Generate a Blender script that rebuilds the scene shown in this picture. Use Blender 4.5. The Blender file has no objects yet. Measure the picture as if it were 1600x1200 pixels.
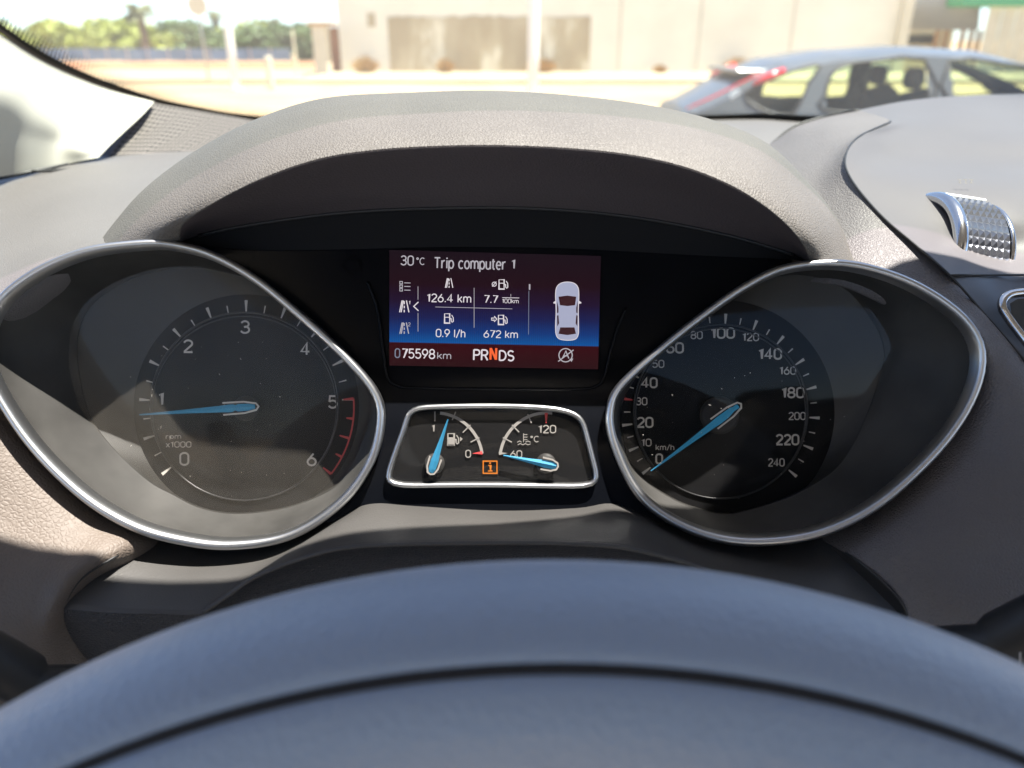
import bpy, bmesh, math, random
from mathutils import Vector, Matrix
R = math.radians
random.seed(7)
sc = bpy.context.scene
COL = sc.collection

# ------------------------------------------------------------------ camera
PITCH = R(24.23)
CAM = Vector((0, 0, 1.52))
FWD = Vector((0, math.cos(PITCH), -math.sin(PITCH)))
UPV = Vector((0, math.sin(PITCH), math.cos(PITCH)))
RGT = Vector((1, 0, 0))
cd = bpy.data.cameras.new('camera'); cam = bpy.data.objects.new('camera', cd); COL.objects.link(cam)
cam.location = CAM
cam.rotation_euler = (math.pi/2 - PITCH, 0, 0)
cd.sensor_width = 36; cd.lens = 27; cd.clip_start = 0.01; cd.clip_end = 2000
cd.dof.use_dof = True; cd.dof.focus_distance = 0.345; cd.dof.aperture_fstop = 8.0
sc.camera = cam

# ------------------------------------------------------------------ light
SUN = Vector((0.24, -0.02, 0.93)).normalized()
el = math.asin(SUN.z); az = math.atan2(SUN.x, SUN.y)
w = bpy.data.worlds.new('World'); sc.world = w; w.use_nodes = True
nt = w.node_tree; nt.nodes.clear()
sky = nt.nodes.new('ShaderNodeTexSky'); sky.sky_type = 'NISHITA'; sky.sun_disc = False
sky.sun_elevation = el; sky.sun_rotation = az; sky.air_density = 0.6; sky.dust_density = .4; sky.ozone_density = 3.0
bg = nt.nodes.new('ShaderNodeBackground'); bg.inputs['Strength'].default_value = 0.078
ow = nt.nodes.new('ShaderNodeOutputWorld')
nt.links.new(sky.outputs[0], bg.inputs[0]); nt.links.new(bg.outputs[0], ow.inputs[0])
sd = bpy.data.lights.new('sun', 'SUN'); so = bpy.data.objects.new('sun', sd); COL.objects.link(so)
sd.energy = 4.6; sd.angle = R(0.53); sd.color = (1.0, 0.95, 0.87)
so.rotation_euler = SUN.to_track_quat('Z', 'Y').to_euler()
sc.view_settings.view_transform = 'Standard'; sc.view_settings.look = 'None'
EXPO = 2.12
sc.view_settings.exposure = EXPO; sc.view_settings.gamma = 1
try: sc.view_settings.use_curve_mapping = False
except Exception: pass
sc.render.engine = 'CYCLES'
sc.cycles.max_bounces = 10; sc.cycles.transparent_max_bounces = 16
sc.cycles.diffuse_bounces = 5; sc.cycles.glossy_bounces = 4
sc.cycles.sample_clamp_indirect = 4
EM = 2 ** (-EXPO)

# ------------------------------------------------------------------ placement maths
def at(px, py, d):
    return CAM + d * (FWD + (px-800)/1200*RGT + (600-py)/1200*UPV)
def ray(px, py): return FWD + (px-800)/1200*RGT + (600-py)/1200*UPV
def vp(px, py, Y):
    r = ray(px, py); return CAM + r * (Y / r.y)
def gp(px, py, z=0):
    r = ray(px, py); return CAM + r * ((z-CAM.z)/r.z)
def depth_of(p): return (Vector(p)-CAM).dot(FWD)

# ------------------------------------------------------------------ materials
def nmat(name):
    m = bpy.data.materials.new(name); m.use_nodes = True
    n = m.node_tree.nodes; b = n['Principled BSDF']; return m, m.node_tree, b
def mat(name, col, rough=.6, metal=0, spec=.5, var=.0, vscale=20, bump=None, bscale=300, bdist=.0003, kind='noise', coat=0, sheen=0, rvar=0):
    m, t, b = nmat(name); N = t.nodes; L = t.links
    b.inputs['Roughness'].default_value = rough; b.inputs['Metallic'].default_value = metal
    b.inputs['Specular IOR Level'].default_value = spec
    b.inputs['Base Color'].default_value = (*col, 1)
    if coat: b.inputs['Coat Weight'].default_value = coat; b.inputs['Coat Roughness'].default_value = .08
    if sheen: b.inputs['Sheen Weight'].default_value = sheen
    tc = N.new('ShaderNodeTexCoord')
    if var:
        no = N.new('ShaderNodeTexNoise'); no.inputs['Scale'].default_value = vscale; no.inputs['Detail'].default_value = 6
        L.new(tc.outputs['Object'], no.inputs['Vector'])
        mr = N.new('ShaderNodeMapRange'); mr.inputs['From Min'].default_value = .3; mr.inputs['From Max'].default_value = .7
        mr.inputs['To Min'].default_value = 1-var; mr.inputs['To Max'].default_value = 1+var
        L.new(no.outputs['Fac'], mr.inputs['Value'])
        mx = N.new('ShaderNodeVectorMath'); mx.operation = 'SCALE'; mx.inputs[0].default_value = col
        L.new(mr.outputs[0], mx.inputs['Scale']); L.new(mx.outputs[0], b.inputs['Base Color'])
    if rvar:
        no2 = N.new('ShaderNodeTexNoise'); no2.inputs['Scale'].default_value = vscale*1.7; no2.inputs['Detail'].default_value = 8
        L.new(tc.outputs['Object'], no2.inputs['Vector'])
        m2 = N.new('ShaderNodeMapRange'); m2.inputs['From Min'].default_value = .35; m2.inputs['From Max'].default_value = .7
        m2.inputs['To Min'].default_value = rough; m2.inputs['To Max'].default_value = rough+rvar
        L.new(no2.outputs['Fac'], m2.inputs['Value']); L.new(m2.outputs[0], b.inputs['Roughness'])
    if bump:
        bp = N.new('ShaderNodeBump'); bp.inputs['Strength'].default_value = bump; bp.inputs['Distance'].default_value = bdist
        if kind == 'leather':
            nz = N.new('ShaderNodeTexNoise'); nz.inputs['Scale'].default_value = bscale*.5; nz.inputs['Detail'].default_value = 3
            L.new(tc.outputs['Object'], nz.inputs['Vector'])
            ad = N.new('ShaderNodeVectorMath'); ad.operation = 'MULTIPLY_ADD'
            ad.inputs[1].default_value = (1.2/bscale,)*3
            L.new(nz.outputs['Color'], ad.inputs[0]); L.new(tc.outputs['Object'], ad.inputs[2])
            vo = N.new('ShaderNodeTexVoronoi'); vo.feature = 'DISTANCE_TO_EDGE'; vo.inputs['Scale'].default_value = bscale
            L.new(ad.outputs[0], vo.inputs['Vector'])
            mp = N.new('ShaderNodeMapRange'); mp.inputs['From Max'].default_value = .28; mp.interpolation_type = 'SMOOTHSTEP'
            L.new(vo.outputs['Distance'], mp.inputs['Value']); src = mp.outputs[0]
        else:
            nz = N.new('ShaderNodeTexNoise'); nz.inputs['Scale'].default_value = bscale; nz.inputs['Detail'].default_value = 4
            L.new(tc.outputs['Object'], nz.inputs['Vector']); src = nz.outputs['Fac']
        L.new(src, bp.inputs['Height']); L.new(bp.outputs[0], b.inputs['Normal'])
    return m
def emis(name, col, s=1.0):
    m, t, b = nmat(name); b.inputs['Base Color'].default_value = (.005, .005, .005, 1)
    b.inputs['Emission Color'].default_value = (*col, 1); b.inputs['Emission Strength'].default_value = s*EM
    b.inputs['Roughness'].default_value = .3; return m
def glassm(name, tint, dust=.0, dustcol=(.8, .75, .68), refl=1.0, scale=30, trans=False, lo=.45, hi=.75, rough=.0):
    m = bpy.data.materials.new(name); m.use_nodes = True; t = m.node_tree; N = t.nodes; L = t.links; N.clear()
    o = N.new('ShaderNodeOutputMaterial'); tr = N.new('ShaderNodeBsdfTransparent'); tr.inputs[0].default_value = (*tint, 1)
    gl = N.new('ShaderNodeBsdfGlossy'); gl.inputs['Roughness'].default_value = rough
    fr = N.new('ShaderNodeFresnel'); fr.inputs['IOR'].default_value = 1.45
    mu = N.new('ShaderNodeMath'); mu.operation = 'MULTIPLY'; mu.inputs[1].default_value = refl
    L.new(fr.outputs[0], mu.inputs[0])
    mx = N.new('ShaderNodeMixShader'); L.new(mu.outputs[0], mx.inputs[0]); L.new(tr.outputs[0], mx.inputs[1]); L.new(gl.outputs[0], mx.inputs[2])
    last = mx
    if dust:
        df = N.new('ShaderNodeBsdfTranslucent' if trans else 'ShaderNodeBsdfDiffuse'); df.inputs[0].default_value = (*dustcol, 1)
        tc = N.new('ShaderNodeTexCoord'); no = N.new('ShaderNodeTexNoise'); no.inputs['Scale'].default_value = scale; no.inputs['Detail'].default_value = 10
        no.inputs['Roughness'].default_value = .65
        L.new(tc.outputs['Object'], no.inputs['Vector'])
        mr = N.new('ShaderNodeMapRange'); mr.inputs['From Min'].default_value = lo-.15; mr.inputs['From Max'].default_value = hi
        mr.inputs['To Min'].default_value = dust*.6; mr.inputs['To Max'].default_value = dust*1.4
        L.new(no.outputs['Fac'], mr.inputs['Value'])
        m2 = N.new('ShaderNodeMixShader'); L.new(mr.outputs[0], m2.inputs[0]); L.new(mx.outputs[0], m2.inputs[1]); L.new(df.outputs[0], m2.inputs[2]); last = m2
    L.new(last.outputs[0], o.inputs[0]); return m

M = {}
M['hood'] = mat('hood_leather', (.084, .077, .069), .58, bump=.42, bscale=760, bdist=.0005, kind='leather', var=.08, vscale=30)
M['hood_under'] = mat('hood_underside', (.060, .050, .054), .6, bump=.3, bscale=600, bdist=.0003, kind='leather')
M['leather_l'] = mat('dash_leather_warm', (.105, .084, .069), .62, bump=.4, bscale=560, bdist=.0004, kind='leather', var=.06, vscale=15)
M['leather_r'] = mat('dash_leather_grained', (.106, .097, .098), .55, bump=.5, bscale=700, bdist=.0005, kind='leather', var=.06, vscale=15)
M['dash_soft'] = mat('dash_fine_grain', (.106, .098, .097), .55, bump=.5, bscale=900, bdist=.0003, kind='leather', var=.05, vscale=12)
M['centre'] = mat('centre_smooth_plastic', (.080, .074, .077), .5, bump=.25, bscale=1600, bdist=.0002, var=.04, vscale=10)
M['panel_blue'] = mat('centre_lower_plastic', (.06, .062, .07), .40, bump=.2, bscale=1500, bdist=.0002)
M['trim'] = mat('lower_trim_plastic', (.048, .046, .044), .45, bump=.5, bscale=1500, bdist=.0003, var=.06, vscale=25)
M['gaiter'] = mat('gaiter_leather', (.03, .03, .033), .42, bump=.7, bscale=650, bdist=.0004, kind='leather')
M['gloss'] = mat('cluster_facia_black', (.003, .0035, .005), .2, spec=.14)
M['cup'] = mat('gauge_cup_black', (.034, .033, .031), .5, spec=.35, var=.35, vscale=35, rvar=.15)
M['dial'] = mat('dial_black', (.0045, .0045, .005), .6, spec=.12)
M['dialring'] = mat('dial_ring', (.02, .02, .021), .3)
M['chrome'] = mat('satin_chrome', (.50, .51, .52), .34, metal=1)
M['chrome_d'] = mat('satin_chrome_thin', (.55, .56, .58), .16, metal=1)
M['print'] = mat('dial_print_white', (.52, .49, .45), .6)
M['printd'] = mat('dial_print_grey', (.22, .205, .19), .6)
M['red'] = mat('dial_print_red', (.55, .05, .05), .5)
M['needle'] = mat('needle_blue', (.022, .13, .22), .6, spec=.15)
M['needle'].node_tree.nodes['Principled BSDF'].inputs['Emission Color'].default_value = (.04, .25, .45, 1)
M['needle'].node_tree.nodes['Principled BSDF'].inputs['Emission Strength'].default_value = .28*EM
M['hub'] = mat('needle_hub_dark', (.025, .024, .023), .5, spec=.2)
M['orange'] = emis('warning_lamp_orange', (1.0, .27, .01), 1.0)
M['txt'] = emis('screen_white', (.52, .49, .54), .85)
M['txt_hi'] = emis('screen_bright_white', (.74, .68, .72), 1.0)
M['txt_dim'] = emis('screen_dim', (.22, .25, .34), .8)
M['txt_or'] = emis('screen_orange', (.95, .13, .03), 1.0)
M['scr_body'] = emis('screen_car_body', (.42, .44, .60), .9)
M['scr_dark'] = emis('screen_car_glass', (.035, .006, .010), 1)
M['tell'] = mat('unlit_telltale', (.0, .0, .0), .9, spec=.1)
M['wheel'] = mat('wheel_leather_skylit', (.18, .23, .31), .45, spec=1.0, sheen=.4, bump=.3, bscale=330, bdist=.0004, kind='leather')  # blue of the skylight put into the base colour; the leather itself is dark
M['wheel_g'] = mat('wheel_groove', (.006, .005, .006), .8)
M['pillar'] = mat('pillar_trim_cream', (.34, .33, .29), .75, bump=.1, bscale=800)
M['frit'] = mat('frit_black', (.006, .006, .006), .5, spec=.2)
M['shield'] = glassm('windscreen_glass', (.90, .95, .90), dust=.05, dustcol=(.95, .89, .77), refl=.8, scale=9, trans=True)
M['lens'] = glassm('gauge_lens', (.95, .95, .95), dust=.003, refl=.3, scale=60, lo=.4, hi=.8, rough=.02)
M['lens_t'] = glassm('gauge_lens_dusty', (.93, .93, .93), dust=.045, dustcol=(.85, .78, .68), refl=.22, scale=25, lo=.4, hi=.8, rough=.02)
M['roofl'] = mat('headliner_cloth', (.45, .43, .40), .9)
M['black'] = mat('black_plastic', (.014, .014, .015), .5)

# grille material: rows of pin holes in cloth-like cover
def grille_mat():
    m, t, b = nmat('speaker_perforated'); N = t.nodes; L = t.links
    uv = N.new('ShaderNodeUVMap'); uv.uv_map = 'uv'
    mp = N.new('ShaderNodeVectorMath'); mp.operation = 'MULTIPLY'; mp.inputs[1].default_value = (32, 13, 1)
    L.new(uv.outputs[0], mp.inputs[0])
    fr = N.new('ShaderNodeVectorMath'); fr.operation = 'FRACTION'; L.new(mp.outputs[0], fr.inputs[0])
    sb = N.new('ShaderNodeVectorMath'); sb.operation = 'SUBTRACT'; sb.inputs[1].default_value = (.5, .5, 0); L.new(fr.outputs[0], sb.inputs[0])
    ln = N.new('ShaderNodeVectorMath'); ln.operation = 'LENGTH'; L.new(sb.outputs[0], ln.inputs[0])
    mr = N.new('ShaderNodeMapRange'); mr.inputs['From Min'].default_value = .33; mr.inputs['From Max'].default_value = .43
    L.new(ln.outputs['Value'], mr.inputs['Value'])
    mx = N.new('ShaderNodeMix'); mx.data_type = 'RGBA'; mx.inputs[6].default_value = (.02, .017, .016, 1); mx.inputs[7].default_value = (.15, .13, .12, 1)
    L.new(mr.outputs[0], mx.inputs[0]); L.new(mx.outputs[2], b.inputs['Base Color'])
    bp = N.new('ShaderNodeBump'); bp.inputs['Distance'].default_value = .0006; L.new(mr.outputs[0], bp.inputs['Height']); L.new(bp.outputs[0], b.inputs['Normal'])
    b.inputs['Roughness'].default_value = .55
    return m
M['grille'] = grille_mat()

# ------------------------------------------------------------------ object helpers
def thing(name, label, cat, loc=(0, 0, 0), group=None):
    o = bpy.data.objects.new(name, None); COL.objects.link(o); o.location = loc; o.empty_display_size = .05
    o['label'] = label; o['category'] = cat
    if group: o['group'] = group
    return o
def root_of(o):
    while o.parent: o = o.parent
    return o
def link(name, me, m, parent=None, smooth=True):
    o = bpy.data.objects.new(name, me); COL.objects.link(o)
    if m: me.materials.append(m)
    if parent:
        o.parent = parent
        off = root_of(parent).location
        if off.length > 0: me.transform(Matrix.Translation(-off))
    me.polygons.foreach_set('use_smooth', [smooth]*len(me.polygons))
    me.update(); return o
def mesh(name, v, f, m, parent=None, smooth=True):
    me = bpy.data.meshes.new(name); me.from_pydata([tuple(p) for p in v], [], f); me.validate()
    return link(name, me, m, parent, smooth)
def tag(o, label=None, cat=None, group=None, kind=None):
    if label: o['label'] = label
    if cat: o['category'] = cat
    if group: o['group'] = group
    if kind: o['kind'] = kind
    return o
def cr(p0, p1, p2, p3, t):
    return 0.5*((2*p1)+(-p0+p2)*t+(2*p0-5*p1+4*p2-p3)*t*t+(-p0+3*p1-3*p2+p3)*t**3)
def smoothpts(pts, n, closed=False):
    "Catmull-Rom through pts, n segments per span"
    pts = [Vector(p) for p in pts]; N = len(pts); out = []
    for i in range(N if closed else N-1):
        if closed: a, b, c, d = pts[(i-1) % N], pts[i], pts[(i+1) % N], pts[(i+2) % N]
        else:
            a = pts[i-1] if i > 0 else 2*pts[0]-pts[1]; b = pts[i]; c = pts[i+1]
            d = pts[i+2] if i+2 < N else 2*pts[-1]-pts[-2]
        for k in range(n): out.append(cr(a, b, c, d, k/n))
    if not closed: out.append(pts[-1])
    return out
def resample(pts, n, closed=False):
    P = [Vector(p) for p in pts]
    if closed: P = P+[P[0]]
    L = [0]
    for i in range(1, len(P)): L.append(L[-1]+(P[i]-P[i-1]).length)
    out = []; j = 0
    for k in range(n):
        s = L[-1]*k/(n if closed else n-1)
        while j < len(L)-2 and L[j+1] < s: j += 1
        t = (s-L[j])/max(1e-12, L[j+1]-L[j]); out.append(P[j].lerp(P[j+1], min(1, t)))
    return out
def grid(name, rows, m, parent=None, closed=False, smooth=True, flip=False, uv=False, thick=0, kind=None):
    nr, nc = len(rows), len(rows[0]); v = [p for r in rows for p in r]; f = []
    for i in range(nr-1):
        for j in range(nc if closed else nc-1):
            k = (j+1) % nc
            q = (i*nc+j, i*nc+k, (i+1)*nc+k, (i+1)*nc+j)
            f.append(q[::-1] if flip else q)
    me = bpy.data.meshes.new(name); me.from_pydata([tuple(p) for p in v], [], f)
    if uv:
        u = me.uv_layers.new(name='uv')
        for l in me.loops:
            i, j = divmod(l.vertex_index, nc); u.data[l.index].uv = (j/(nc-1), i/(nr-1))
    o = link(name, me, m, parent, smooth)
    if thick:
        s = o.modifiers.new('solid', 'SOLIDIFY'); s.thickness = thick; s.offset = -1
    return o
def patch(name, rows, m, parent=None, nu=6, nv=6, **k):
    "rows of (px,py,depth) control points -> smooth surface"
    W = [[at(*p) for p in r] for r in rows]
    W = [smoothpts(r, nu) for r in W]
    cols = [smoothpts([W[i][j] for i in range(len(W))], nv) for j in range(len(W[0]))]
    rows2 = [[cols[j][i] for j in range(len(cols))] for i in range(len(cols[0]))]
    return grid(name, rows2, m, parent, **k)
def tube(name, pts, r, m, parent=None, seg=8, closed=False, flat=1.0, ref=None, cap=True):
    pts = [Vector(p) for p in pts]; n = len(pts); v = []; f = []
    ref = Vector(ref) if ref else FWD
    for i, p in enumerate(pts):
        a = pts[(i-1) % n] if (closed or i > 0) else pts[0]; b = pts[(i+1) % n] if (closed or i < n-1) else pts[-1]
        t = (b-a).normalized(); s = t.cross(ref)
        if s.length < 1e-6: s = t.orthogonal()
        s.normalize(); u = s.cross(t).normalized()
        rr = r[i] if isinstance(r, (list, tuple)) else r
        for k in range(seg):
            an = 2*math.pi*k/seg; v.append(p+s*math.cos(an)*rr+u*math.sin(an)*rr*flat)
    for i in range(n if closed else n-1):
        for k in range(seg):
            a = i*seg+k; b = i*seg+(k+1) % seg; c = ((i+1) % n)*seg+(k+1) % seg; d = ((i+1) % n)*seg+k
            f.append((a, d, c, b))
    if cap and not closed:
        f.append(tuple(range(seg))); f.append(tuple(range((n-1)*seg, n*seg))[::-1])
    return mesh(name, v, f, m, parent)
def boxv(c, s, rz=0):
    c = Vector(c); v = []
    for x in (-1, 1):
        for y in (-1, 1):
            for z in (-1, 1):
                p = Vector((x*s[0]/2, y*s[1]/2, z*s[2]/2)); p.rotate(Matrix.Rotation(rz, 3, 'Z')); v.append(c+p)
    f = [(0, 1, 3, 2), (4, 6, 7, 5), (0, 4, 5, 1), (2, 3, 7, 6), (0, 2, 6, 4), (1, 5, 7, 3)]
    return v, f
def box(name, c, s, m, parent=None, bevel=0, rz=0):
    v, f = boxv(c, s, rz)
    o = mesh(name, v, f, m, parent, smooth=False)
    if bevel:
        b = o.modifiers.new('b', 'BEVEL'); b.width = bevel; b.segments = 3
    return o
class MB:
    def __init__(s): s.v = []; s.f = []
    def add(s, v, f):
        n = len(s.v); s.v += list(v); s.f += [tuple(i+n for i in q) for q in f]
    def build(s, name, m, parent=None, smooth=False): return mesh(name, s.v, s.f, m, parent, smooth)

# flat print on the cluster plane ------------------------------------------------
def ribbon_into(mb, pl, wpx, d, closed=False, th=.00015, w2=None):
    P = [Vector((p[0], p[1])) for p in pl]; n = len(P)
    for pass_ in (0,):
        base = []
        for i in range(n):
            a = P[(i-1) % n] if (closed or i > 0) else P[i]; b = P[(i+1) % n] if (closed or i < n-1) else P[i]
            t = (b-a); t = t.normalized() if t.length else Vector((1, 0)); nn = Vector((-t.y, t.x))
            k = wpx if w2 is None else wpx+(w2-wpx)*i/(n-1)
            # mitre
            if (closed or 0 < i < n-1):
                e1 = (P[i]-a).normalized(); c = max(.5, abs(e1.dot(t))); k = k/c
            base.append((P[i]+nn*k/2, P[i]-nn*k/2))
        v = []
        for l, r_ in base:
            v += [at(l.x, l.y, d-th), at(r_.x, r_.y, d-th), at(l.x, l.y, d), at(r_.x, r_.y, d)]
        f = []
        for i in range(n if closed else n-1):
            a = 4*i; b = 4*((i+1) % n)
            f += [(a, b, b+1, a+1), (a, a+2, b+2, b), (a+1, b+1, b+3, a+3)]
        if not closed: f += [(0, 1, 3, 2), (4*n-4, 4*n-2, 4*n-1, 4*n-3)]
        mb.add(v, f)
def strokes(name, lines, wpx, d, m, parent=None):
    mb = MB()
    for q_, l in enumerate(lines):
        cl = False
        if l[0] == 'c': cl = True; l = l[1:]
        ribbon_into(mb, l, wpx, d-q_*.00001, cl)
    return mb.build(name, m, parent)
def polypx(name, pts, d, m, parent=None, th=.0003):
    n = len(pts); v = [at(p[0], p[1], d-th) for p in pts]+[at(p[0], p[1], d) for p in pts]
    f = [tuple(range(n))]+[(i, (i+1) % n, (i+1) % n+n, i+n) for i in range(n)]
    return mesh(name, v, f, m, parent, smooth=False)
def circ(cx, cy, r, n=24, a0=0, a1=360):
    full = abs(a1-a0) >= 360
    return [(cx+r*math.cos(R(a0+(a1-a0)*i/(n if full else n-1))), cy-r*math.sin(R(a0+(a1-a0)*i/(n if full else n-1)))) for i in range(n)]
def _arc(cx, cy, rx, ry, a0, a1, n=10):
    return [(cx+rx*math.cos(R(a0+(a1-a0)*i/n)), cy+ry*math.sin(R(a0+(a1-a0)*i/n))) for i in range(n+1)]
def _rr(w, h, y0=0, r=.26, x0=0):
    "closed rounded rectangle, as the digits of the dials have"
    return ['c']+_arc(x0+w-r, y0+h-r, r, r, 0, 90, 6)+_arc(x0+r, y0+h-r, r, r, 90, 180, 6)+_arc(x0+r, y0+r, r, r, 180, 270, 6)+_arc(x0+w-r, y0+r, r, r, 270, 360, 6)
def _bowl(x0, w, h, full=True): return ['c']+_arc(x0+w/2, h/2, w/2, h/2, 0, 350, 18)
XH = .73
GL = {
 '0': (.56, [_rr(.56, 1)]),
 '1': (.30, [[(.0, .78), (.22, .97), (.22, 0)]]),
 '2': (.54, [_arc(.27, .73, .27, .27, 165, -25, 12)+[(.0, .03)], [(-.02, 0), (.56, 0)]]),
 '3': (.54, [_arc(.26, .75, .25, .25, 160, -90, 12)+[(.2, .5)], [(.2, .5)]+_arc(.26, .27, .28, .27, 85, -160, 14)]),
 '4': (.60, [[(.40, 0), (.40, 1), (.0, .27), (.60, .27)]]),
 '5': (.54, [[(.50, .99), (.08, .99), (.04, .52)], [(.04, .52)]+_arc(.26, .31, .28, .31, 110, -155, 14)]),
 '6': (.56, [['c']+_arc(.28, .31, .28, .31, 0, 345, 18), [(.40, 1.0), (.04, .44)]]),
 '7': (.52, [[(.0, .99), (.52, .99), (.16, 0)]]),
 '8': (.56, [['c']+_arc(.28, .75, .24, .25, 0, 345, 16), ['c']+_arc(.28, .26, .28, .26, 0, 345, 16)]),
 '9': (.56, [['c']+_arc(.28, .69, .28, .31, 0, 345, 18), [(.16, 0), (.52, .56)]]),
 '.': (.10, [[(.05, -.02), (.05, .12)]]), '/': (.40, [[(0, -.1), (.40, 1.05)]]),
 'T': (.62, [[(0, .97), (.62, .97)], [(.31, .97), (.31, 0)]]),
 'r': (.34, [[(.0, 0), (.0, XH)], [(.0, .42)]+_arc(.26, .45, .24, .26, 160, 75, 6)]),
 'i': (.06, [[(.03, 0), (.03, XH)], [(.03, .87), (.03, 1.0)]]),
 'p': (.50, [[(.0, -.28), (.0, XH)], _bowl(.0, .50, XH)]), 'c': (.46, [_arc(.25, XH/2, .25, XH/2, 45, 315, 14)]),
 'o': (.50, [_bowl(0, .50, XH)]), 'm': (.80, [[(0, 0), (0, XH)], _arc(.20, .49, .20, .24, 180, 0, 8)+[(.40, 0)], _arc(.60, .49, .20, .24, 180, 0, 8)+[(.80, 0)]]),
 'u': (.46, [[(0, XH)]+_arc(.22, .24, .22, .24, 180, 350, 8), [(.46, XH), (.46, 0)]]),
 't': (.30, [[(.12, .95), (.12, .12), (.18, .02), (.30, .02)], [(0, XH), (.30, XH)]]),
 'e': (.48, [[(.02, .38), (.48, .38)]+_arc(.24, XH/2, .24, XH/2, 10, 310, 16)]),
 'k': (.44, [[(0, 0), (0, 1)], [(.42, XH), (.02, .28)], [(.16, .40), (.44, 0)]]), 'l': (.06, [[(.03, 0), (.03, 1)]]),
 'h': (.44, [[(0, 0), (0, 1)], _arc(.22, .48, .22, .25, 180, 0, 8)+[(.44, 0)]]), 'x': (.42, [[(0, 0), (.42, XH)], [(0, XH), (.42, 0)]]),
 'P': (.54, [[(0, 0), (0, 1)], [(0, .98)]+_arc(.28, .73, .26, .25, 90, -90, 10)+[(0, .48)]]),
 'R': (.56, [[(0, 0), (0, 1)], [(0, .98)]+_arc(.28, .73, .26, .25, 90, -90, 10)+[(0, .48)], [(.30, .48), (.56, 0)]]),
 'N': (.58, [[(0, 0), (0, 1)], [(.02, .98), (.56, .02)], [(.58, 0), (.58, 1)]]),
 'D': (.58, [[(0, 0), (0, 1)], [(0, .98)]+_arc(.22, .5, .36, .48, 90, -90, 14)+[(0, .02)]]),
 'S': (.54, [_arc(.27, .74, .25, .25, 30, 235, 12)+_arc(.27, .26, .26, .26, 55, -150, 12)]),
 'C': (.52, [_arc(.30, .5, .30, .5, 48, 312, 16)]), '°': (.20, [['c']+_arc(.10, .88, .10, .12, 0, 340, 10)]), 'I': (.06, [[(.03, 0), (.03, 1)]]),
 ' ': (.22, [])}
def text(name, s, px, py, w, h, d, m, parent, rot=0, bold=0.0, wt=None):
    "lettering drawn as raised strokes, fitted to width w and cap height h (photo pixels), centred at px,py"
    x = 0; L = []; wt_ = (wt or .135)+bold*2
    for ch in s:
        gw_, st = GL[ch]
        for l in st:
            cl = l[0] == 'c'; l = l[1:] if cl else l
            L.append((cl, [(q[0]+x, q[1]) for q in l]))
        x += gw_+.19
    tw = x-.19; W_ = (w-wt_*h) if w else tw*h
    sx = W_/max(tw, .05) if len(s) > 1 or GL[s][0] > .1 else h
    if len(s) == 1 and s == '1': sx = h
    sy = h*(1-wt_*.9); ca, sa = math.cos(R(rot)), math.sin(R(rot)); mb = MB()
    for q_, (cl, l) in enumerate(L):
        P = []
        for (a, b) in l:
            X = (a-tw/2)*sx; Y = (b-.5)*sy; P.append((px+X*ca-Y*sa, py-(X*sa+Y*ca)))
        if len(P) > 1: ribbon_into(mb, P, wt_*h, d-q_*.00001, cl)
    return mb.build(name, m, parent)

# =================================================================== OUTDOORS (large structure)
def ground_mat(name, c1, c2, scale):
    m, t, b = nmat(name); N = t.nodes; L = t.links
    tc = N.new('ShaderNodeTexCoord'); n1 = N.new('ShaderNodeTexNoise'); n1.inputs['Scale'].default_value = scale; n1.inputs['Detail'].default_value = 9
    L.new(tc.outputs['Object'], n1.inputs['Vector'])
    r = N.new('ShaderNodeValToRGB'); r.color_ramp.elements[0].position = .35; r.color_ramp.elements[1].position = .65
    r.color_ramp.elements[0].color = (*c1, 1); r.color_ramp.elements[1].color = (*c2, 1)
    L.new(n1.outputs['Fac'], r.inputs[0]); L.new(r.outputs[0], b.inputs['Base Color']); b.inputs['Roughness'].default_value = .95
    bp = N.new('ShaderNodeBump'); bp.inputs['Distance'].default_value = .02; L.new(n1.outputs['Fac'], bp.inputs['Height']); L.new(bp.outputs[0], b.inputs['Normal'])
    return m
M['sand'] = ground_mat('sandy_ground', (.29, .195, .105), (.38, .27, .16), .35)
M['asph'] = ground_mat('worn_asphalt', (.13, .11, .085), (.18, .155, .12), .8)
M['redp'] = ground_mat('red_paving', (.24, .09, .04), (.30, .13, .06), 1.2)
M['walk'] = ground_mat('pale_paving', (.30, .24, .16), (.36, .29, .20), 1.0)
M['wallw'] = mat('white_render', (.80, .75, .63), .9, var=.05, vscale=.7, bump=.2, bscale=30, bdist=.01)
M['wallp'] = mat('wall_joint', (.52, .48, .40), .9)
M['pole'] = mat('white_paint_pole', (.80, .79, .76), .5)
M['poleg'] = mat('galvanised', (.42, .42, .41), .5, metal=.3)
M['leaf'] = mat('hedge_leaf', (.27, .30, .06), .6, var=.45, vscale=.8)
M['leaf2'] = mat('dark_leaf', (.09, .14, .05), .6, var=.35, vscale=.8)
M['palm'] = mat('palm_leaf', (.15, .16, .08), .6, var=.3, vscale=2)
M['bark'] = mat('bark', (.20, .15, .10), .9, var=.2, vscale=6)
M['dry'] = mat('dry_grass', (.40, .24, .08), .9, var=.35, vscale=5)
M['bluef'] = mat('blue_screen', (.15, .27, .40), .7, var=.2, vscale=1)
M['cream'] = mat('cream_sheet', (.60, .54, .42), .7, var=.08, vscale=2)
M['green'] = mat('green_fascia', (.03, .28, .12), .5)
M['corr'] = mat('corrugated_grey', (.40, .40, .40), .5, metal=.2)
M['wood'] = mat('brown_post', (.34, .20, .11), .8)
M['dkglass'] = mat('dark_glazing', (.03, .035, .04), .12)
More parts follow.
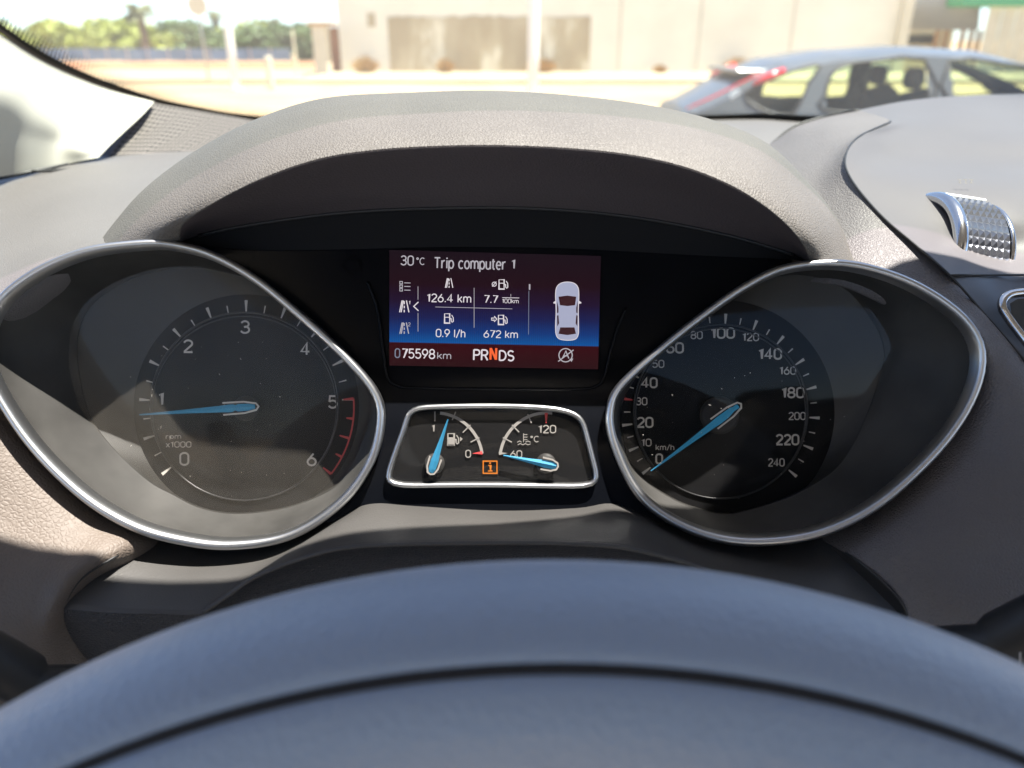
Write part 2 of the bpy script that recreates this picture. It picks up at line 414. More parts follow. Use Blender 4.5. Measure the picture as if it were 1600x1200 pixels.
def patchwall():
    m, t, b = nmat('bare_plaster'); N = t.nodes; L = t.links
    tc = N.new('ShaderNodeTexCoord'); mp = N.new('ShaderNodeMapping'); mp.inputs['Scale'].default_value = (1, 1, .35); L.new(tc.outputs['Object'], mp.inputs[0])
    n1 = N.new('ShaderNodeTexNoise'); n1.inputs['Scale'].default_value = .9; n1.inputs['Detail'].default_value = 10; n1.inputs['Roughness'].default_value = .6
    L.new(mp.outputs[0], n1.inputs['Vector'])
    r = N.new('ShaderNodeValToRGB'); e = r.color_ramp.elements; e[0].position = .40; e[0].color = (.38, .30, .19, 1); e[1].position = .60; e[1].color = (.70, .64, .50, 1)
    x = e.new(.52); x.color = (.46, .38, .25, 1)
    L.new(n1.outputs['Fac'], r.inputs[0]); L.new(r.outputs[0], b.inputs['Base Color']); b.inputs['Roughness'].default_value = .95
    return m
M['plaster'] = patchwall()

g = mesh('ground', [(-300, -60, 0), (300, -60, 0), (300, 600, 0), (-300, 600, 0)], [(0, 1, 2, 3)], M['sand']); tag(g, 'pale sandy open ground of the car park outside', kind='structure')
def strip(name, x0, x1, y0, y1, z, m, label):
    o = mesh(name, [(x0, y0, z), (x1, y0, z), (x1, y1, z), (x0, y1, z)], [(0, 1, 2, 3)], m); tag(o, label, kind='structure'); return o
strip('car_park_surface', -40, 40, -20, 14.0, .004, M['asph'], 'worn grey parking surface under the cars')
WY = 38.0
strip('pavement', vp(520, 110, WY).x, 60, WY-7.5, WY, .12, M['walk'], 'pale pavement along the foot of the white wall')
yr0, yr1 = gp(300, 108).y, gp(300, 97).y
strip('red_footpath', -90, -6, yr0, yr1, .004, M['redp'], 'reddish paved footpath in front of the blue fence')
box('kerb', (18, WY-7.6, .06), (84, .2, .12), M['walk']).__setitem__('kind', 'structure')

# white building
X0 = vp(530, 60, WY).x; X1 = vp(1402, 60, WY).x
bw = thing('white_building', 'long blank whitewashed building with one bare plaster patch', 'building', ((X0+X1)/2, WY+4, 0))
box('wall', ((X0+X1)/2, WY+4, 3.6), (X1-X0, 8, 7.2), M['wallw'], bw)
a, b = vp(605, 25, WY-.03), vp(920, 118, WY-.03)
pz0, pz1 = max(.14, b.z), a.z
mb = MB(); # ragged bare plaster area
N_ = 40; top = []; bot = []
for i in range(N_+1):
    x = a.x+(b.x-a.x)*i/N_; top.append(Vector((x, WY-.03, pz1+random.uniform(-.05, .05)))); bot.append(Vector((x, WY-.03, pz0)))
grid('plaster_patch', [bot, top], M['plaster'], bw, smooth=False, thick=.02)
a2, b2 = vp(573, 20, WY-.03), vp(587, 42, WY-.03)
box('plaster_spot', ((a2.x+b2.x)/2, WY-.02, (a2.z+b2.z)/2), (b2.x-a2.x, .03, a2.z-b2.z), M['plaster'], bw)
for px in (968, 1092, 1236):
    x = vp(px, 60, WY).x; box('panel_joint', (x, WY-.015, 3.6), (.07, .03, 7.2), M['wallp'], bw)
x = vp(1406, 60, WY).x; box('corner_post', (x, WY-.15, 3.6), (.45, .35, 7.2), M['cream'], bw)
box('roof_coping', ((X0+X1)/2, WY+4, 7.26), (X1-X0+.3, 8.3, .14), M['wallw'], bw)

# right-hand shed & canopy
xa, xb = vp(1414, 40, WY+3).x, vp(1640, 40, WY+3).x
sh = thing('market_shed', 'shed of ribbed sheeting with corrugated canopy and dark window', 'shed', ((xa+xb)/2, WY+4, 0))
zt = vp(1450, 48, WY+3).z; zc = vp(1450, 4, WY+1).z
mb = MB()
n = 34; xs0 = vp(1414, 40, WY+1).x; xs1 = vp(1530, 40, WY+1).x
rows = []
for zz, yy in ((zt, WY+1), (zt+2.6, WY+1.6)):
    rows.append([Vector((xs0+(xs1-xs0)*i/(4*n), yy+.06*math.sin(i*math.pi/2), zz)) for i in range(4*n+1)])
grid('canopy_sheet', rows, M['corr'], sh, thick=.02)
box('back_wall', ((xs0+xs1)/2, WY+3.2, 2), (xs1-xs0, .2, 4), M['cream'], sh)
wa, wb = vp(1411, 54, WY+3), vp(1465, 69, WY+3)
box('window', ((wa.x+wb.x)/2, WY+3.05, (wa.z+wb.z)/2), (wb.x-wa.x, .08, wa.z-wb.z), M['dkglass'], sh)
for px in (1472, 1486, 1512, 1526, 1538):
    x = vp(px, 60, WY+1).x; box('post', (x, WY+1.5, zt/2), (.16, .16, zt), M['wood'], sh)
xr0, xr1 = vp(1542, 40, WY).x, vp(1720, 40, WY).x
s2 = thing('cream_shed', 'cream ribbed metal shed with green roof edge', 'shed', ((xr0+xr1)/2, WY+2, 0))
zg = vp(1560, 10, WY).z
for i in range(16):
    x = xr0+(xr1-xr0)*(i+.5)/16
    box('wall_sheet', (x, WY+.1+(i % 2)*.06, zg/2), ((xr1-xr0)/16-.03, .08, zg), M['cream'], s2)
box('roof_edge', ((xr0+xr1)/2-.6, WY+.9, zg+.5), (xr1-xr0+1.6, 2.2, 1.0), M['green'], s2, bevel=.03)

# gate pillar and small wall
def vbox(name, pxa, pya, pxb, pyb, Y, dy, m, parent=None, zbase=None, bevel=0):
    a, b = vp(pxa, pya, Y), vp(pxb, pyb, Y); z0 = b.z if zbase is None else zbase
    return box(name, ((a.x+b.x)/2, Y+dy/2, (a.z+z0)/2), (b.x-a.x, dy, a.z-z0), m, parent, bevel)
gpil = thing('gate_pillar', 'cream square gate pillar with dark cap left of the white building', 'pillar', (vp(500, 100, 36).x, 36.3, 0))
vbox('shaft', 486, 40, 513, 110, 36, .8, M['cream'], gpil, 0)
vbox('cap', 478, 34, 520, 40, 35.9, 1.0, M['wood'], gpil, bevel=.03)
lw = vbox('boundary_wall', 514, 42, 532, 110, 38.5, .3, M['redp'], None, 0); tag(lw, 'short pinkish wall between gate pillar and white building', 'wall')
pst = vbox('gate_post', 455, 46, 463, 110, 37, .25, M['cream'], None, 0); tag(pst, 'slim pale gate post left of the square pillar', 'post')

# blue fence
FY = 58
fb = thing('blue_fence', 'low blue screened fence in front of the green hedge', 'fence', (vp(300, 90, FY).x, FY, 0))
xa, xb = vp(-120, 85, FY).x, vp(455, 85, FY).x; zf = vp(300, 76, FY).z
nf = 18
for i in range(nf):
    x = xa+(xb-xa)*(i+.5)/nf
    box('screen_panel', (x, FY, zf/2+.05), ((xb-xa)/nf-.12, .04, zf-.1), M['bluef'], fb)
    box('fence_post', (xa+(xb-xa)*i/nf, FY-.03, zf/2+.05), (.08, .08, zf+.1), M['poleg'], fb)

# lamp posts / sign
def pole(name, label, cat, px, pyb, Y, r0, r1, h, m, lean=0, group=None):
    x = vp(px, pyb, Y).x; o = thing(name, label, cat, (x, Y, 0), group)
    tube('shaft', [(x+lean*h*i/6, Y, h*i/6) for i in range(7)], [r0+(r1-r0)*i/6 for i in range(7)], m, o, 14, ref=(0, 1, 0))
    box('base_plate', (x, Y, .02), (r0*4, r0*4, .04), M['poleg'], o)
    tube('lamp_arm', [(x+lean*h, Y, h), (x+lean*h, Y-.6, h+.25), (x+lean*h, Y-1.4, h+.3)], .04, m, o, 8, ref=(1, 0, 0))
    box('lamp_head', (x+lean*h, Y-1.6, h+.3), (.28, .7, .12), M['poleg'], o, bevel=.03)
    return o
pole('lamp_post', 'thick white lamp post standing before the plaster patch', 'lamp post', 833, 110, 22, .155, .12, 7, M['pole'])
pole('lamp_post', 'slightly leaning white lamp post in front of the hedge', 'lamp post', 366, 115, 26, .13, .10, 8, M['pole'])
sx = vp(318, 70, 33)
sg = thing('road_sign', 'round road sign seen from behind on a grey post', 'road sign', (sx.x, 33, 0))
zs = vp(313, 8, 33).z
tube('post', [(sx.x, 33, 0), (sx.x, 33, zs+.3)], .045, M['poleg'], sg, 8, ref=(0, 1, 0))
dv = [(sx.x+.38*math.cos(i*math.pi/14), 32.94, zs+.38*math.sin(i*math.pi/14)) for i in range(28)]
dv2 = [(p[0], 32.97, p[2]) for p in dv]
mesh('sign_disc', dv+dv2, [tuple(range(28))[::-1], tuple(range(28, 56))]+[(i, (i+1) % 28, (i+1) % 28+28, i+28) for i in range(28)], M['cream'], sg, smooth=False)
bo = vbox('bollard', 412, 88, 424, 118, 27, .3, M['cream'], None, 0, bevel=.04); tag(bo, 'short cream concrete bollard right of the leaning post', 'bollard')

# vegetation
def leafcloud(mb, c, rad, n, s):
    c = Vector(c)
    for _ in range(n):
        while True:
            q = Vector((random.uniform(-1, 1), random.uniform(-1, 1), random.uniform(-1, 1)))
            if q.length < 1 and q.length > .45: break
        p = c+Vector((q.x*rad[0], q.y*rad[1], q.z*rad[2]))
        a = Vector((random.gauss(0, 1), random.gauss(0, 1), random.gauss(0, 1))).normalized(); b_ = a.orthogonal().normalized(); b_.rotate(Matrix.Rotation(random.uniform(0, 6), 3, a))
        k = s*random.uniform(.6, 1.3); c2 = a.cross(b_)
        mb.add([p-b_*k, p+c2*k*.5, p+b_*k, p-c2*k*.5], [(0, 1, 2, 3)])
def tree(px, py_top, Y, wpx, m, label, name='leafy_tree', group='trees behind the blue fence'):
    top = vp(px, py_top, Y); ww = wpx/1200*depth_of(top)/2; h = top.z
    o = thing(name, label, 'tree', (top.x, Y, 0), group)
    tube('trunk', [(top.x, Y, 0), (top.x+.2, Y, h*.35), (top.x, Y, h*.7)], [.3, .22, .1], M['bark'], o, 8, ref=(0, 1, 0))
    mb = MB()
    for k in range(9):
        cx = top.x+random.uniform(-.75, .75)*ww; cz = random.uniform(.25, .8)*h; rr = random.uniform(.35, .55)
        cz = min(cz, h-rr*h*.42)
        leafcloud(mb, (cx, Y+random.uniform(-1, 1), cz), (ww*rr, 1.6, h*rr*.5), 260, .22)
    mb.build('crown', m, o)
specs = [(-60, 10, 'yellow-green', 0), (30, 34, 'broad', 0), (95, 26, 'tall', 0), (150, 24, 'rounded', 0), (190, 34, 'low', 0), (245, 42, 'bushy', 0), (285, 30, 'darker', 1), (330, 36, 'dark', 1), (385, 32, 'round green', 0), (420, 36, 'dark green', 1), (470, 34, 'olive', 1), (515, 40, 'small', 1)]
wh = ['at the far left edge', 'second from the left', 'above the black dotted glass edge', 'left of the tall palm', 'directly beneath the tall palm', 'right of the tall palm', 'left of the road sign', 'behind the road sign', 'right of the leaning lamp post', 'between lamp post and short palm', 'behind the slim gate post', 'behind the square gate pillar']
for (px, py, adj, k), wv in zip(specs, wh):
    tree(px, py+random.uniform(-4, 4), 64+random.uniform(-2, 4), 110, M['leaf2'] if k else M['leaf'], adj+' hedge tree '+wv)
def palm(px, py_top, pyc, Y, wpx, label):
    top = vp(px, pyc, Y); L_ = wpx/1200*depth_of(top)/2
    o = thing('palm_tree', label, 'palm tree', (top.x, Y, 0), 'palms above the hedge')
    tube('trunk', [(top.x, Y, 0), (top.x+.1, Y, top.z*.5), (top.x, Y, top.z)], [.38, .28, .26], M['bark'], o, 10, ref=(0, 1, 0))
    mb = MB()
    for k in range(34):
        an = random.uniform(0, 6.283); upk = random.uniform(-.5, 1.0); d = Vector((math.cos(an), math.sin(an), 0))
        prev = Vector((top.x, Y, top.z)); pts = []
        for i in range(7):
            t = i/6; pts.append(Vector((top.x, Y, top.z))+d*L_*t*(1-.25*abs(upk))+Vector((0, 0, L_*(upk*t*.9-.55*t*t))))
        for i in range(1, 7):
            t = i/6; s = Vector((-d.y, d.x, 0)); l = .35*L_*math.sin(math.pi*min(1, t*.9+.1))+.03
            for sg_ in (-1, 1):
                mb.add([pts[i-1], pts[i], pts[i]+s*l*sg_-Vector((0, 0, l*.5))+d*l*.3, ], [(0, 1, 2)])
    mb.build('fronds', M['palm'], o)
palm(216, -20, 14, 61, 62, 'tall bushy palm above the hedge on the left')
palm(334, 5, 20, 68, 30, 'slim dark palm just left of the leaning lamp post')
palm(428, 24, 32, 66, 26, 'short palm right of the leaning lamp post')
def bush(px, py, wpx, hpx, label):
    Y = WY-.9; b_ = vp(px, py, Y); ww = wpx/1200*depth_of(b_)/2; hh = hpx/1200*depth_of(b_)
    mb = MB()
    for _ in range(420):
        an = random.uniform(0, 6.283); rr = random.uniform(0, 1)**.5; p = Vector((b_.x+ww*.45*rr*math.cos(an), Y+.4*rr*math.sin(an), .12))
        tip = Vector((b_.x+ww*1.0*rr*math.cos(an), Y+.7*rr*math.sin(an), .12+hh*random.uniform(.5, 1)*(1-.5*rr*rr))); s = Vector((.02, .01, 0))
        mid = p.lerp(tip, .5)+Vector((0, 0, .05*hh)); mb.add([p-s, p+s, mid+s, tip, mid-s], [(0, 1, 2, 3, 4)])
    o = mb.build('dry_bush', M['dry']); tag(o, label, 'bush', 'dry tufts along the white wall')
bush(572, 112, 52, 30, 'largest dry orange tuft at the left end of the wall')
bush(696, 116, 34, 26, 'dry orange tuft below the middle of the plaster patch')
bush(846, 119, 56, 26, 'dry tuft right behind the thick white lamp post')
bush(1030, 122, 26, 14, 'small dry tuft between lamp post and parked car')
bush(1150, 116, 50, 28, 'pale dry tuft behind the tail of the parked car')

# =================================================================== PARKED CAR
M['paint'] = mat('silver_paint', (.095, .10, .105), .38, metal=.3, coat=.5)
M['carglass'] = glassm('car_window', (.82, .94, .78), refl=1.0)
M['tail'] = mat('tail_lamp_red', (.62, .02, .03), .2, coat=.5)
M['rubber'] = mat('tyre_rubber', (.02, .02, .02), .8)
M['alloy'] = mat('alloy_wheel', (.5, .5, .52), .3, metal=1)
M['seatd'] = mat('car_seat_dark', (.05, .055, .07), .8)
CY = 7.55; HW = .90
def sil(px, py, Y=7.1): p = vp(px, py, Y); return (p.x, p.z)
prof = [sil(1052, 200), sil(1068, 167), sil(1112, 145), sil(1175, 112), sil(1220, 93), sil(1300, 79), sil(1420, 72), sil(1530, 78), sil(1600, 97), sil(1680, 130), sil(1760, 170)]
tailx = prof[0][0]-.05
prof = [(tailx-.10, .62)]+prof+[(prof[-1][0]+.5, .90), (prof[-1][0]+.95, .80), (prof[-1][0]+1.12, .60)]
def ztop(x):
    for i in range(len(prof)-1):
        if prof[i][0] <= x <= prof[i+1][0]:
            t = (x-prof[i][0])/(prof[i+1][0]-prof[i][0]); return prof[i][1]+(prof[i+1][1]-prof[i][1])*t
    return prof[-1][1]
xA, xB = prof[0][0], prof[-1][0]
def halfw(x, z):
    "half width of the shell at height z"
    e = min(1, (x-xA)/.35, (xB-x)/.5); e = max(0, e)**.5*.16+.84; e *= 1-.36*max(0, min(1, 1-(x-xA)/1.1))**1.5
    if z < .95: wv = HW*(1-.10*((.62-z)/.62)**2) if z < .62 else HW
    else: wv = HW-(z-.95)*.42
    return wv*e
body = thing('parked_car', 'silver hatchback parked across in front, facing right', 'car', ((xA+xB)/2, CY, 0))
def win(px): return [(lambda q: (q.x, q.z))(vp(a_, b_, 6.78)) for a_, b_ in px]
W_q = win([(1163, 146), (1212, 121), (1262, 104), (1283, 103), (1262, 128), (1230, 178), (1185, 170)])
W_r = win([(1281, 172), (1285, 148), (1298, 118), (1322, 102), (1370, 95), (1449, 93), (1443, 172)])
W_f = win([(1487, 95), (1560, 98), (1620, 108), (1680, 134), (1725, 168), (1484, 174)])
def inside(p, poly):
    c = False; j = len(poly)-1
    for i in range(len(poly)):
        if (poly[i][1] > p[1]) != (poly[j][1] > p[1]) and p[0] < (poly[j][0]-poly[i][0])*(p[1]-poly[i][1])/(poly[j][1]-poly[i][1])+poly[i][0]: c = not c
        j = i
    return c
nx = 240; v = []; f = []
zk = 56
for i in range(nx+1):
    x = xA+(xB-xA)*i/nx; zt_ = ztop(x); rim = .07 if zt_ > 1.0 else .04
    for sgn in (-1, 1):
        for k in range(zk+1):
            z = .22+(zt_-rim-.22)*k/zk
            wv = halfw(x, z); v.append(Vector((x, CY+sgn*wv, z)))
stride = 2*(zk+1)
for i in range(nx):
    for s_ in (0, 1):
        for k in range(zk):
            a = i*stride+s_*(zk+1)+k; q = (a, a+1, a+1+stride, a+stride)
            c = sum((v[t] for t in q), Vector())/4
            if any(inside((c.x, c.z), W) for W in (W_q, W_r, W_f)): continue
            if any((c.x-wx)**2+(c.z-.31)**2 < .34**2 for wx in (xA+.80, xB-.90)): continue
            f.append(q if s_ else q[::-1])
# roof / bonnet / tail strip between the side tops
nr = 12; off = len(v)
for i in range(nx+1):
    x = xA+(xB-xA)*i/nx; zt_ = ztop(x); rim = .07 if zt_ > 1.0 else .04; wv = halfw(x, zt_-rim)
    for k in range(nr+1):
        u = -1+2*k/nr; v.append(Vector((x, CY+u*wv, zt_-rim*abs(u)**3.0)))
rg = (prof[2][0]+.12, prof[4][0]-.02); wg = (prof[9][0]-.05, prof[11][0]-.03)
for i in range(nx):
    xm = xA+(xB-xA)*(i+.5)/nx
    for k in range(nr):
        if (wg[0] < xm < wg[1]) and 1 < k < nr-2: continue
        a = off+i*(nr+1)+k; f.append((a, a+nr+1, a+nr+2, a+1))
mesh('body', v, f, M['paint'], body)
def gl_strip(x0, x1, nm):
    rows = []
    for i in range(12):
        x = x0+(x1-x0)*i/11; zt_ = ztop(x)-.008; wv = halfw(x, zt_-.07)
        rows.append([Vector((x, CY+(-.7+1.4*k/6)*wv, zt_-.07*abs(-.7+1.4*k/6)**3)) for k in range(7)])
    grid(nm, rows, M['carglass'], body)
gl_strip(wg[0]-.02, wg[1]+.02, 'windscreen')
for s_ in (-1, 1):
    for nm, W in (('quarter_window', W_q), ('rear_door_window', W_r), ('front_door_window', W_f)):
        pts = [Vector((x, CY+s_*(halfw(x, z)-.012), z)) for x, z in W]
        wpane = mesh(nm, pts, [tuple(range(len(pts)))], M['carglass'], body, smooth=False)
        lp = smoothpts([Vector((x, CY+s_*(halfw(x, z)+.002), z)) for x, z in W], 2, True)
        tube('window_seal', lp, .013, M['black'], wpane, 6, True, ref=(0, 1, 0))
# B pillar, lamps, handles
a_, b_ = prof[2], prof[4]
lp = []
for i in range(10):
    t = i/9; x = prof[2][0]+(prof[4][0]-prof[2][0])*t; lp.append((x, ztop(x)))
for s_ in (-1, 1):
    pts = [Vector((x-.01, CY+s_*(halfw(x, z-.07)-.03), z+.0)) for x, z in lp]
    if s_ < 0: tube('tail_lamp', pts, .008, M['tail'], body, 8, ref=(0, 1, 0))
    q0 = []
    for px_, py_ in ((1176, 112), (1200, 104), (1224, 97)):
        p = vp(px_, py_, 6.85); q0.append(Vector((p.x, CY+s_*(halfw(p.x, min(p.z, ztop(p.x)-.07))+.0), min(p.z, ztop(p.x)-.05))))
    tube('tail_lamp', q0, [.018, .030, .022], M['tail'], body, 8, ref=(0, 1, 0))
    for hx in (W_r[0][0]+.12, W_f[5][0]+.05):
        tube('door_handle', [(hx, CY+s_*(HW+.012), .86), (hx+.05, CY+s_*(HW+.03), .862), (hx+.15, CY+s_*(HW+.03), .865), (hx+.2, CY+s_*(HW+.012), .865)], .014, M['paint'], body, 8, ref=(0, 1, 0))
    for wx in (xA+.80, xB-.90):
        yy = CY+s_*(HW-.11)
        t_ = tube('wheel', [(wx, yy-.1, .31), (wx, yy-.08, .31), (wx, yy+.08, .31), (wx, yy+.1, .31)], [.28, .31, .31, .28], M['rubber'], body, 32, ref=(1, 0, 0))
        mb = MB()
        for k in range(10):
            an = k*math.pi/5; c = Vector((wx+.11*math.cos(an), yy+s_*.105, .31+.11*math.sin(an)))
            dx = Vector((math.cos(an), 0, math.sin(an))); dz = Vector((-math.sin(an), 0, math.cos(an)))
            mb.add([c-dx*.10-dz*.02, c+dx*.10-dz*.03, c+dx*.10+dz*.03, c-dx*.10+dz*.02], [(0, 1, 2, 3)])
        mb.build('rim', M['alloy'], t_)
xs_, zs_ = prof[4]
box('spoiler', (xs_-.02, CY, zs_+.0), (.26, 1.05, .035), M['paint'], body, bevel=.012)
fc = vp(1154, 149, 6.7); 
fl = [Vector((fc.x+.045*math.cos(k*math.pi/10), CY-halfw(fc.x, fc.z)-.006, fc.z+.045*math.sin(k*math.pi/10))) for k in range(20)]
mesh('fuel_flap_disc', fl, [tuple(range(20))], M['pole'], body, smooth=False)
for sx_ in (W_r[5][0]-.08, ):
    for yy in (-.36, .36):
        c = Vector((sx_+.30, CY+yy, .90))
        tube('seat_back', [c+Vector((0, 0, -.5)), c+Vector((-.03, 0, -.2)), c+Vector((-.07, 0, .12)), c+Vector((-.09, 0, .2))], [.20, .22, .20, .12], M['seatd'], body, 14, ref=(0, 1, 0), flat=.35)
        if sx_ > W_r[0][0]: tube('headrest', [c+Vector((-.10, -.12, .30)), c+Vector((-.10, -.10, .30)), c+Vector((-.10, .10, .30)), c+Vector((-.10, .12, .30))], [.04, .09, .09, .04], M['seatd'], body, 12, ref=(1, 0, 0), flat=.6)
box('floor_pan', ((xA+xB)/2, CY, .25), (xB-xA-.3, 1.6, .06), M['black'], body)

# =================================================================== OWN CAR: shell outside the frame
M['seat0'] = mat('bench_leather', (.16, .125, .09), .6)
rf = thing('roof_lining', 'pale unseen headliner above the driver, front edge shaped to cast shade', 'headliner', (.35, -.4, 1.80))
def shade_edge(x):  # unseen headliner's front edge, shaped to shade the wheel, trim and right dash
    K = [(-.7, .236), (0, .240), (.12, .254), (.19, .272), (.25, .316), (.30, .33), (1.3, .33)]
    for (a, b), (c, d) in zip(K, K[1:]):
        if x <= c: return b+(d-b)*(x-a)/(c-a)
    return K[-1][1]
v = []; f = []; NXr, NYr = 60, 40
for i in range(NYr+1):
    t = i/NYr
    for k in range(NXr+1):
        x = -.62+1.9*k/NXr; y = shade_edge(x)*(1-t)+(-1.6)*t
        v.append(Vector((x, y, 1.755+.05*math.sin(math.pi*min(.5, t*2.5))-.05*((k-NXr/2)/(NXr/2))**4)))
for i in range(NYr):
    for k in range(NXr):
        a = i*(NXr+1)+k; c = (v[a]+v[a+NXr+2])/2
        if -.45 < c.x < 1.1 and -1.1 < c.y < -.08: continue
        f.append((a, a+1, a+NXr+2, a+NXr+1))
o = mesh('headliner', v, f, M['roofl'], rf); m_ = o.modifiers.new('s', 'SOLIDIFY'); m_.thickness = .03
M['roofglass'] = glassm('roof_glass', (.78, .86, .95), refl=1)
mesh('panoramic_glass', [(-.48, -1.14, 1.83), (1.14, -1.14, 1.83), (1.14, -.04, 1.83), (-.48, -.04, 1.83)], [(0, 1, 2, 3)], M['roofglass'], rf)
rc = thing('rear_bench', 'beige rear bench and closed tail of the cabin behind the driver', 'rear seat', (.33, -1.3, .9))
box('cabin_back', (.33, -1.64, .95), (1.9, .06, .8), M['seat0'], rc)
box('bench_back', (.33, -1.45, 1.05), (1.6, .2, .75), M['seat0'], rc, bevel=.05)
for x in (-.05, .33, .72): box('headrest', (x, -1.42, 1.42), (.26, .1, .12), M['seat0'], rc, bevel=.04)
pd = thing('passenger_door', 'dark inner door card on the passenger side', 'door', (1.27, -.4, .9))
box('door_card', (1.27, -.3, .88), (.06, 2.4, .66), M['leather_r'], pd, bevel=.02)
cf = box('cabin_floor', (.33, -.4, .45), (1.9, 2.4, .05), M['black']); tag(cf, 'black carpeted cabin floor under the seats', 'car floor')
mr_ = thing('rear_view_mirror', 'black rear view mirror with sensor housing on the windscreen top', 'mirror', (.75, .44, 1.66))
box('housing', (0.78, .475, 1.665), (.13, .12, .03), M['black'], mr_, bevel=.012)
box('mirror_body', (0.76, .40, 1.645), (.24, .04, .07), M['black'], mr_, bevel=.015)
box('mirror_glass', (0.76, .377, 1.645), (.225, .004, .058), M['chrome_d'], mr_)
box('stem', (0.78, .44, 1.70), (.03, .03, .05), M['black'], mr_)
seat = thing('driver_seat', 'beige leather driver seat behind the steering wheel', 'seat', (0, -.75, .9))
M['seat'] = mat('seat_leather', (.42, .34, .26), .5, bump=.4, bscale=300, kind='leather')
tube('backrest', [(0, -.50, .85), (0, -.58, 1.0), (0, -.68, 1.22), (0, -.72, 1.34)], [.24, .26, .23, .15], M['seat'], seat, 20, ref=(1, 0, 0), flat=1, cap=True)
tube('cushion', [(0, -.05, .86), (0, -.15, .90), (0, -.4, .88), (0, -.55, .86)], [.2, .25, .25, .22], M['seat'], seat, 20, ref=(0, 0, 1), flat=.35)
dr = thing('driver_door', 'dark inner door card beside the driver', 'door', (-.60, -.1, .9))
box('door_card', (-.62, -.5, .88), (.06, 2.2, .66), M['leather_r'], dr, bevel=.02)

# =================================================================== WINDSCREEN
ws = thing('windscreen', 'curved windscreen with black dotted edge at lower left', 'windscreen', (.2, .82, 1.45))
E = [(-260, -190, .49), (-110, -40, .55), (0, 46, .60), (60, 87, .63), (120, 117, .66), (180, 140, .69), (240, 159, .72), (300, 172, .74), (400, 187, .77), (600, 196, .80), (900, 193, .80), (1130, 186, .785), (1240, 189, .765), (1500, 200, .72), (1800, 215, .66)]
Ew = smoothpts([at(*p) for p in E], 6)
topw = []
for i in range(len(Ew)):
    t = i/(len(Ew)-1); topw.append(Vector((-.60+1.75*t**.9, .27+.09*t+.04*math.sin(math.pi*t), 1.765+.02*math.sin(math.pi*t))))
rows = []
for k in range(15):
    t = k/14
    rows.append([Ew[i].lerp(topw[i], t)+Vector((0, .05*math.sin(math.pi*t), .05*math.sin(math.pi*t))) for i in range(len(Ew))])
gw = grid('glass', rows, M['shield'], ws)
# frit: solid band + dots, laid just inside the glass in the direction away from the edge
def frit_pt(i, s):
    p = Ew[i]; d = (topw[i]-p); a = Ew[max(0, i-1)]; b = Ew[min(len(Ew)-1, i+1)]; t = (b-a).normalized()
    n = (d-d.dot(t)*t).normalized()
    return p+n*s, t, n
inn = []; inn2 = []
for i in range(len(Ew)):
    p, t, n = frit_pt(i, -.004); q, _, _ = frit_pt(i, .0065)
    toc = (CAM-p).normalized()*.0015; inn.append(p+toc); inn2.append(q+toc)
grid('frit_band', [inn, inn2], M['frit'], ws, thick=.0006)
mb = MB()
Lf = resample([Vector((i, 0, 0)) for i in range(2)], 2)
cum = [0]
for i in range(1, len(Ew)): cum.append(cum[-1]+(Ew[i]-Ew[i-1]).length)
sp = .0033; s_ = 0; j = 0; nrow = 8
while s_ < cum[52]:
    while cum[j+1] < s_: j += 1
    t = (s_-cum[j])/(cum[j+1]-cum[j])
    for k in range(nrow):
        ss = .0082+k*.0030
        pa, ta, na = frit_pt(j, ss); pb, tb, nb = frit_pt(j+1, ss); p = pa.lerp(pb, t)+ta*(sp/2 if k % 2 else 0)
        r_ = .00142*(1-k/(nrow+1.5))
        p = p+(CAM-p).normalized()*.0014
        mb.add([p+ta*r_*math.cos(q*math.pi/3)+na*r_*math.sin(q*math.pi/3) for q in range(6)], [tuple(range(6))])
    s_ += sp
o = mb.build('frit_dots', M['frit'], ws); o['kind'] = 'stuff'

# A-pillar
pl = thing('pillar_trim', 'cream windscreen pillar trim at the left edge', 'pillar trim', at(60, 200, .6))
patch('trim_cover', [
 [(-260, -150, .49), (-110, -10, .54), (0, 53, .597), (60, 91, .627), (120, 121, .655), (180, 143, .680), (241, 159, .688)],
 [(-260, -90, .45), (-110, 40, .51), (0, 88, .565), (60, 122, .60), (120, 147, .63), (175, 165, .650), (222, 180, .660)],
 [(-260, 0, .44), (-110, 110, .49), (0, 140, .54), (50, 172, .575), (100, 196, .605), (140, 212, .620), (194, 206, .636)],
 [(-260, 120, .44), (-110, 190, .49), (0, 208, .55), (45, 218, .575), (90, 226, .60), (128, 230, .60), (170, 229, .612)],
 [(-260, 300, .47), (-110, 292, .52), (0, 276, .565), (45, 268, .58), (90, 259, .60), (130, 251, .600), (154, 246, .602)]], M['pillar'], pl, nu=5, nv=6)

# =================================================================== DASHBOARD
db = thing('dashboard', 'grey brown dashboard with arched leather hood over the gauges', 'dashboard', at(780, 500, .42))
